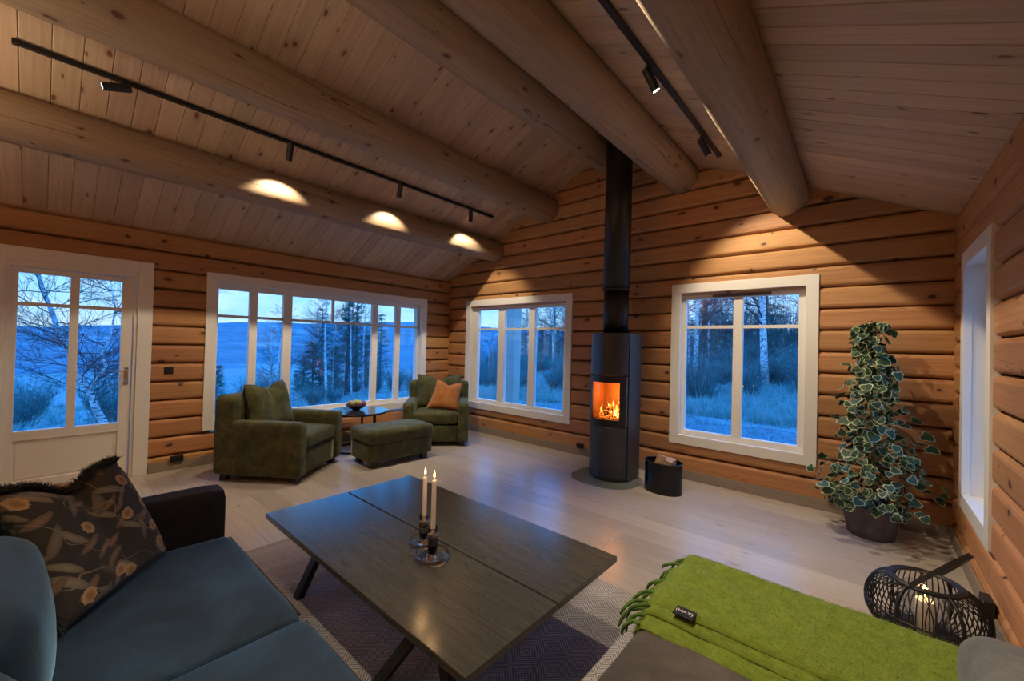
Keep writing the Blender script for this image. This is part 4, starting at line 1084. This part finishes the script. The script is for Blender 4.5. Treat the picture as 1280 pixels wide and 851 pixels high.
def birch_proto(h, seed, lean=(0, 0)):
    rn = random.Random(seed); pts = []; rs = []; n = 9; tk = MB()
    for i in range(n+1):
        t = i/n; pts.append(Vector((lean[0]*t+.10*sin(t*5+seed)*t, lean[1]*t+.08*cos(t*4+seed)*t, h*t))); rs.append(.095*(1-t)**.8*h/8+.012)
    tk.tube(pts, rs, 8); br = MB()
    for i in range(3, n+1):
        for _ in range(5):
            a = rn.uniform(0, 6.28); grow(br, pts[i].lerp(pts[i-1], rn.random()), (cos(a), sin(a), rn.uniform(.3, 1.1)), h*.20*(1.25-i/n*.8), rs[i]*.32+.004, 2, rn, .5, 3, .04, .005)
    return tk.mesh('trunk', M['birch'], True), br.mesh('branches', M['twig'])
BP = [birch_proto(8, 3, (.3, .1)), birch_proto(9.5, 5, (-.4, .2)), birch_proto(7, 8, (.1, -.3))]
def pane_of(x, y):
    v = Vector((x, y, 0))-Vector((5.568, -4.668, 0)); u = 640+508.5*v.dot(Rt)/v.dot(Fw)
    for a_, b_, nm in ((0, 190, 'the glazed door'), (190, 318, 'long window, first pane'), (318, 360, 'long window, second pane'), (360, 416, 'long window, wide pane left'), (416, 468, 'long window, wide pane right'),
                       (468, 560, 'long window, narrow right panes'), (560, 629, 'the left pane of the middle window'), (629, 667, 'the centre pane of the middle window'), (667, 800, 'the right pane of the middle window'),
                       (800, 889, 'two-pane window, far left'), (889, 924, 'two-pane window, left of mullion'), (924, 964, 'two-pane window, right of mullion'), (964, 1280, 'two-pane window, far right')):
        if a_ <= u < b_: return nm
    return 'the windows'
def put_tree(name, parts, x, y, s, rz, label, cat, group=None, names=('trunk', 'branches'), sink=.15):
    if group: pn = pane_of(x, y); label = label.rstrip(',')+' in '+pn; group = group+' in '+pn
    t = thing(name, label, cat, (x, y, gz(x, y)-sink), rz, group)
    for nm, me in zip(names, parts):
        o = link(nm, me, t); o.scale = (s, s, s)
    return t
def pine_proto(h, seed, dens=1.):
    rn = random.Random(seed); tk = MB(); tk.tube([(0, 0, 0), (.05, 0, h*.5), (0, .03, h)], [.14*h/8, .10*h/8, .02], 8); nd = MB(); bm2 = MB()
    lv = int(17*dens)
    for i in range(lv):
        t = .16+.84*i/lv; z_ = h*t; R = h*.24*(1-t)**.7+.25
        for _ in range(7):
            a = rn.uniform(0, 6.28); L = R*rn.uniform(.7, 1.15); d = Vector((cos(a), sin(a), rn.uniform(-.25, .2))).normalized(); p0 = Vector((0, 0, z_)); bm2.tube([p0, p0+d*L], [.02, .006], 3, cap=False)
            for q in range(26):
                s = rn.uniform(.2, 1.); p = p0+d*L*s+Vector((rn.uniform(-.12, .12), rn.uniform(-.12, .12), rn.uniform(-.10, .12)))
                e = p+(d*.4+Vector((rn.uniform(-1, 1), rn.uniform(-1, 1), rn.uniform(-.4, 1.))))*.20; w = d.cross(Vector((0, 0, 1))).normalized()*.035
                nd.add([p-w, p+w, e], [(0, 1, 2)])
    return tk.mesh('trunk', M['pinebark'], True), bm2.mesh('branches', M['pinebark']), nd.mesh('needles', M['needles'])
PP = [pine_proto(8.5, 2), pine_proto(6, 4), pine_proto(3.2, 6, .6)]
PN = ('trunk', 'branches', 'needles')
# forest behind the back windows: seen through windows 2 and 3
put_tree('birch_tree', BP[1], 2.39, 15, 1.2, .4, 'white birch trunk seen through the right pane of the two-pane window', 'tree')
put_tree('pine_tree', PP[0], -1.2, 19, 1.2, 0, 'dark pine filling the upper left pane of the two-pane window', 'tree', names=PN)
put_tree('pine_tree', PP[1], .4, 27, 1.4, 1, 'dark pine behind the mullion of the two-pane window', 'tree', names=PN)
rn = random.Random(33); k = 0
FG = 'bare birches in the wood behind the house'
for i in range(38):
    y = rn.uniform(17, 48); s0 = rn.choice((rn.uniform(-.36, -.02), rn.uniform(-1.12, -.60), rn.uniform(-1.15, .1))); x = 5.57+s0*(y+4.67)
    if abs(x-1.6) < 1.2 and y < 22: continue
    if s0 < -.36 and y < 22: y += 8; x = 5.57+s0*(y+4.67)
    put_tree('birch_tree', BP[i % 3], x, y, rn.uniform(.8, 1.35), rn.uniform(0, 6), 'bare birch of the wood,', 'tree', FG)
for i in range(16):
    y = rn.uniform(22, 50); s0 = rn.uniform(-1.1, .05); x = 5.57+s0*(y+4.67)
    put_tree('pine_tree', PP[i % 2], x, y, rn.uniform(.6, 1.0), rn.uniform(0, 6), 'dark evergreen of the wood,', 'tree', 'evergreens in the wood behind the house', names=PN)
# shrubs
def shrub_proto(h, seed, n=240):
    rn = random.Random(seed); mb = MB()
    for i in range(n):
        a = rn.uniform(0, 6.28); r = rn.uniform(0, .35)*h; p = Vector((r*cos(a)*.6, r*sin(a)*.6, 0)); d = Vector((cos(a)*rn.uniform(.1, .7), sin(a)*rn.uniform(.1, .7), 1)).normalized(); L = h*rn.uniform(.5, 1.05)
        w = Vector((-sin(a), cos(a), 0))*.008; m1 = p+d*L*.5; e = p+d*L+Vector((rn.uniform(-.1, .1), rn.uniform(-.1, .1), 0))
        mb.add([p-w, p+w, m1+w*.8, m1-w*.8, e], [(0, 1, 2, 3), (3, 2, 4)])
        for q in range(4):
            t = rn.uniform(.35, 1); b = p+(e-p)*t; f = b+Vector((rn.uniform(-1, 1), rn.uniform(-1, 1), rn.uniform(.2, 1)))*.12*h; s2 = Vector((rn.uniform(-1, 1), rn.uniform(-1, 1), 0)).normalized()*.012
            mb.add([b-s2, b+s2, f], [(0, 1, 2)])
    return mb.mesh('bush_twigs', M['shrub'])
SPR = [shrub_proto(1.3, 1), shrub_proto(1.8, 2), shrub_proto(.9, 3)]
def thicket(spots, label):
    mb = MB()
    for i, (x, y, sc) in enumerate(spots):
        me = SPR[i % 3]; mt = Matrix.Translation((x, y, gz(x, y)-.05)) @ Matrix.Rotation(i*1.7, 4, 'Z') @ Matrix.Scale(sc, 4); o0 = len(mb.v)
        mb.v += [tuple(mt @ v.co) for v in me.vertices]; mb.f += [tuple(j+o0 for j in p.vertices) for p in me.polygons]; mb.m += [0]*len(me.polygons)
    tag(mb.build('undergrowth', M['shrub'], None), label, 'undergrowth', kind='stuff')
sp = []
for i in range(80):
    y = rn.uniform(9.5, 25); s0 = rn.choice((rn.uniform(-.40, .02), rn.uniform(-1.15, -.6))); sp.append((5.57+s0*(y+4.67), y, rn.uniform(.7, 1.25)))
for i in range(70):
    y = rn.uniform(26, 46); s0 = rn.uniform(-1.15, .12); sp.append((5.57+s0*(y+4.67), y, rn.uniform(1.6, 3.0)))
thicket(sp, 'blue-green tangle of twiggy bushes between the gravel track and the wood')
sp = []
for i in range(70):
    x = -rn.uniform(9, 45); sp.append((x, -4.67+rn.uniform(-.12, .80)*(5.57-x), rn.uniform(.6, 1.1)))
thicket(sp, 'blue-green tangle of twiggy bushes on the slope below the long window')
# trees on the slope seen through the long window and the door
def hitx(sl, x): return -4.67+sl*(5.57-x)
put_tree('birch_tree', BP[0], -17, hitx(.343, -17), .62, 1.0, 'bare thin birch seen through the second pane of the long window', 'tree')
put_tree('birch_tree', BP[2], -13, hitx(.455, -13), .72, .3, 'white stemmed birch left of centre in the wide pane of the long window', 'tree')
put_tree('birch_tree', BP[1], -15, hitx(.52, -15), .50, 2.3, 'white stemmed birch right of centre in the wide pane of the long window', 'tree')
put_tree('pine_tree', PP[1], -16, hitx(.505, -16), .95, 0, 'dark evergreen in the middle of the wide pane of the long window', 'tree', names=PN)
put_tree('pine_tree', PP[2], -14, hitx(.42, -14), .95, 2, 'small evergreen behind the fruit bowl in the long window', 'tree', names=PN)
for i in range(18):
    x = -rn.uniform(22, 60); sl = rn.uniform(.38, .85); y = hitx(sl, x)
    put_tree('birch_tree', BP[i % 3], x, y, rn.uniform(.3, .5), rn.uniform(0, 6), 'small far bare birch on the slope,', 'tree', 'small birches on the slope')
for i, (sl, x, sc) in enumerate(((.44, -24, .75), (.475, -21, .55), (.53, -26, 1.0), (.56, -22, .7), (.60, -27, .8), (.40, -26, .5))):
    put_tree('pine_tree', PP[i % 2], x, hitx(sl, x), sc, i*1.3, 'dark evergreen,', 'tree', 'evergreens in the copse on the slope', names=PN)
for i, (sl, x, sc) in enumerate(((.43, -19, .6), (.47, -17.5, .65), (.50, -20, .7), (.55, -18, .62), (.58, -19, .55), (.33, -18.5, .5))):
    put_tree('birch_tree', BP[(i+1) % 3], x, hitx(sl, x), sc, i*1.1, 'slim pale birch,', 'tree', 'slim birches in the copse on the slope')
for i in range(14):
    x = -rn.uniform(24, 60); sl = rn.uniform(.2, .8); y = hitx(sl, x)
    put_tree('pine_tree', PP[2], x, y, rn.uniform(.6, 1.1), rn.uniform(0, 6), 'small far evergreen on the slope,', 'tree', 'small evergreens on the slope', names=PN)
# the leaning birch outside the door
db = thing('birch_tree', 'crooked leaning birch with fine bare branches outside the glazed door', 'tree', (-5, -3.9, gz(-5, -3.9)))
A = [Vector(p) for p in [(-5.0, -3.80, -.75), (-5.0, -3.929, -.225), (-5.0, -4.034, .036), (-5.02, -4.112, .304), (-5.05, -4.145, .393), (-5.1, -4.291, .673), (-5.15, -4.408, 1.099), (-5.2, -4.529, 1.404), (-5.3, -4.622, 1.8), (-5.4, -4.702, 2.067), (-5.5, -4.791, 2.41), (-5.6, -4.85, 3.0), (-5.6, -4.95, 3.8)]]
B2 = [Vector(p) for p in [(-5.05, -4.145, .393), (-4.95, -4.04, .634), (-4.85, -3.945, .851), (-4.85, -4.012, 1.101), (-4.9, -3.894, 1.399), (-4.9, -3.85, 1.9), (-5.0, -3.95, 2.6)]]
off = db.location
tk = MB(); tk.tube([p-off for p in A], [.075, .06, .055, .05, .048, .042, .04, .038, .035, .03, .028, .022, .012], 8); tk.tube([p-off for p in B2], [.035, .03, .026, .022, .018, .013, .006], 7)
tk.build('trunk', M['birch'], db, smooth=True)
br = MB(); rn = random.Random(12)
for line, lo in ((A, 3), (B2, 1)):
    for i in range(lo, len(line)):
        for _ in range(3):
            a = rn.uniform(0, 6.28); grow(br, line[i].lerp(line[i-1], rn.random())-off, (cos(a)*.5, sin(a), rn.uniform(-.1, .8)), rn.uniform(.7, 1.15), .010, 2, rn, .55, 5, .0, .0030)
br.build('branches', M['twig'], db)
# grass tufts
def grass(n, fn, seed, label, w=.010):
    rn = random.Random(seed); mb = MB()
    for _ in range(n):
        x, y = fn(rn); z_ = gz(x, y); h = rn.uniform(.12, .38)*(.35 if 0 < y < 7.2 and x > -8 and n == 4600 else 1)
        for q in range(9):
            a = rn.uniform(0, 6.28); r = rn.uniform(0, .12); px, py = x+r*cos(a), y+r*sin(a); b = rn.uniform(0, 6.28); l = rn.uniform(.03, .18)
            mb.add([(px-w*cos(b), py-w*sin(b), z_), (px+w*cos(b), py+w*sin(b), z_), (px+l*cos(a), py+l*sin(a), z_+h*rn.uniform(.6, 1.2))], [(0, 1, 2)])
    o = mb.build('grass', M['grass'], None); tag(o, label, 'grass', kind='stuff')
def f1(r):
    y = 7.2+16*r.random()**1.4; s0 = r.choice((r.uniform(-.42, .03), r.uniform(-1.15, -.58))); return 5.57+s0*(y+4.67), y
def f2(r):
    x = -3-40*r.random()**1.6; return x, -4.67+r.uniform(-.12, .85)*(5.57-x)
def f0(r):
    y = 3.6+4.5*r.random(); s0 = r.choice((r.uniform(-.42, .03), r.uniform(-1.15, -.58))); return 5.57+s0*(y+4.67), y
def f01(r): return f0(r) if r.random() < .22 else f1(r)
grass(4600, f01, 4, 'pale dusk-tinted grass behind the house beyond the gravel track', .012)
grass(3000, f2, 5, 'pale dusk-tinted grass on the slope below the long window', .014)
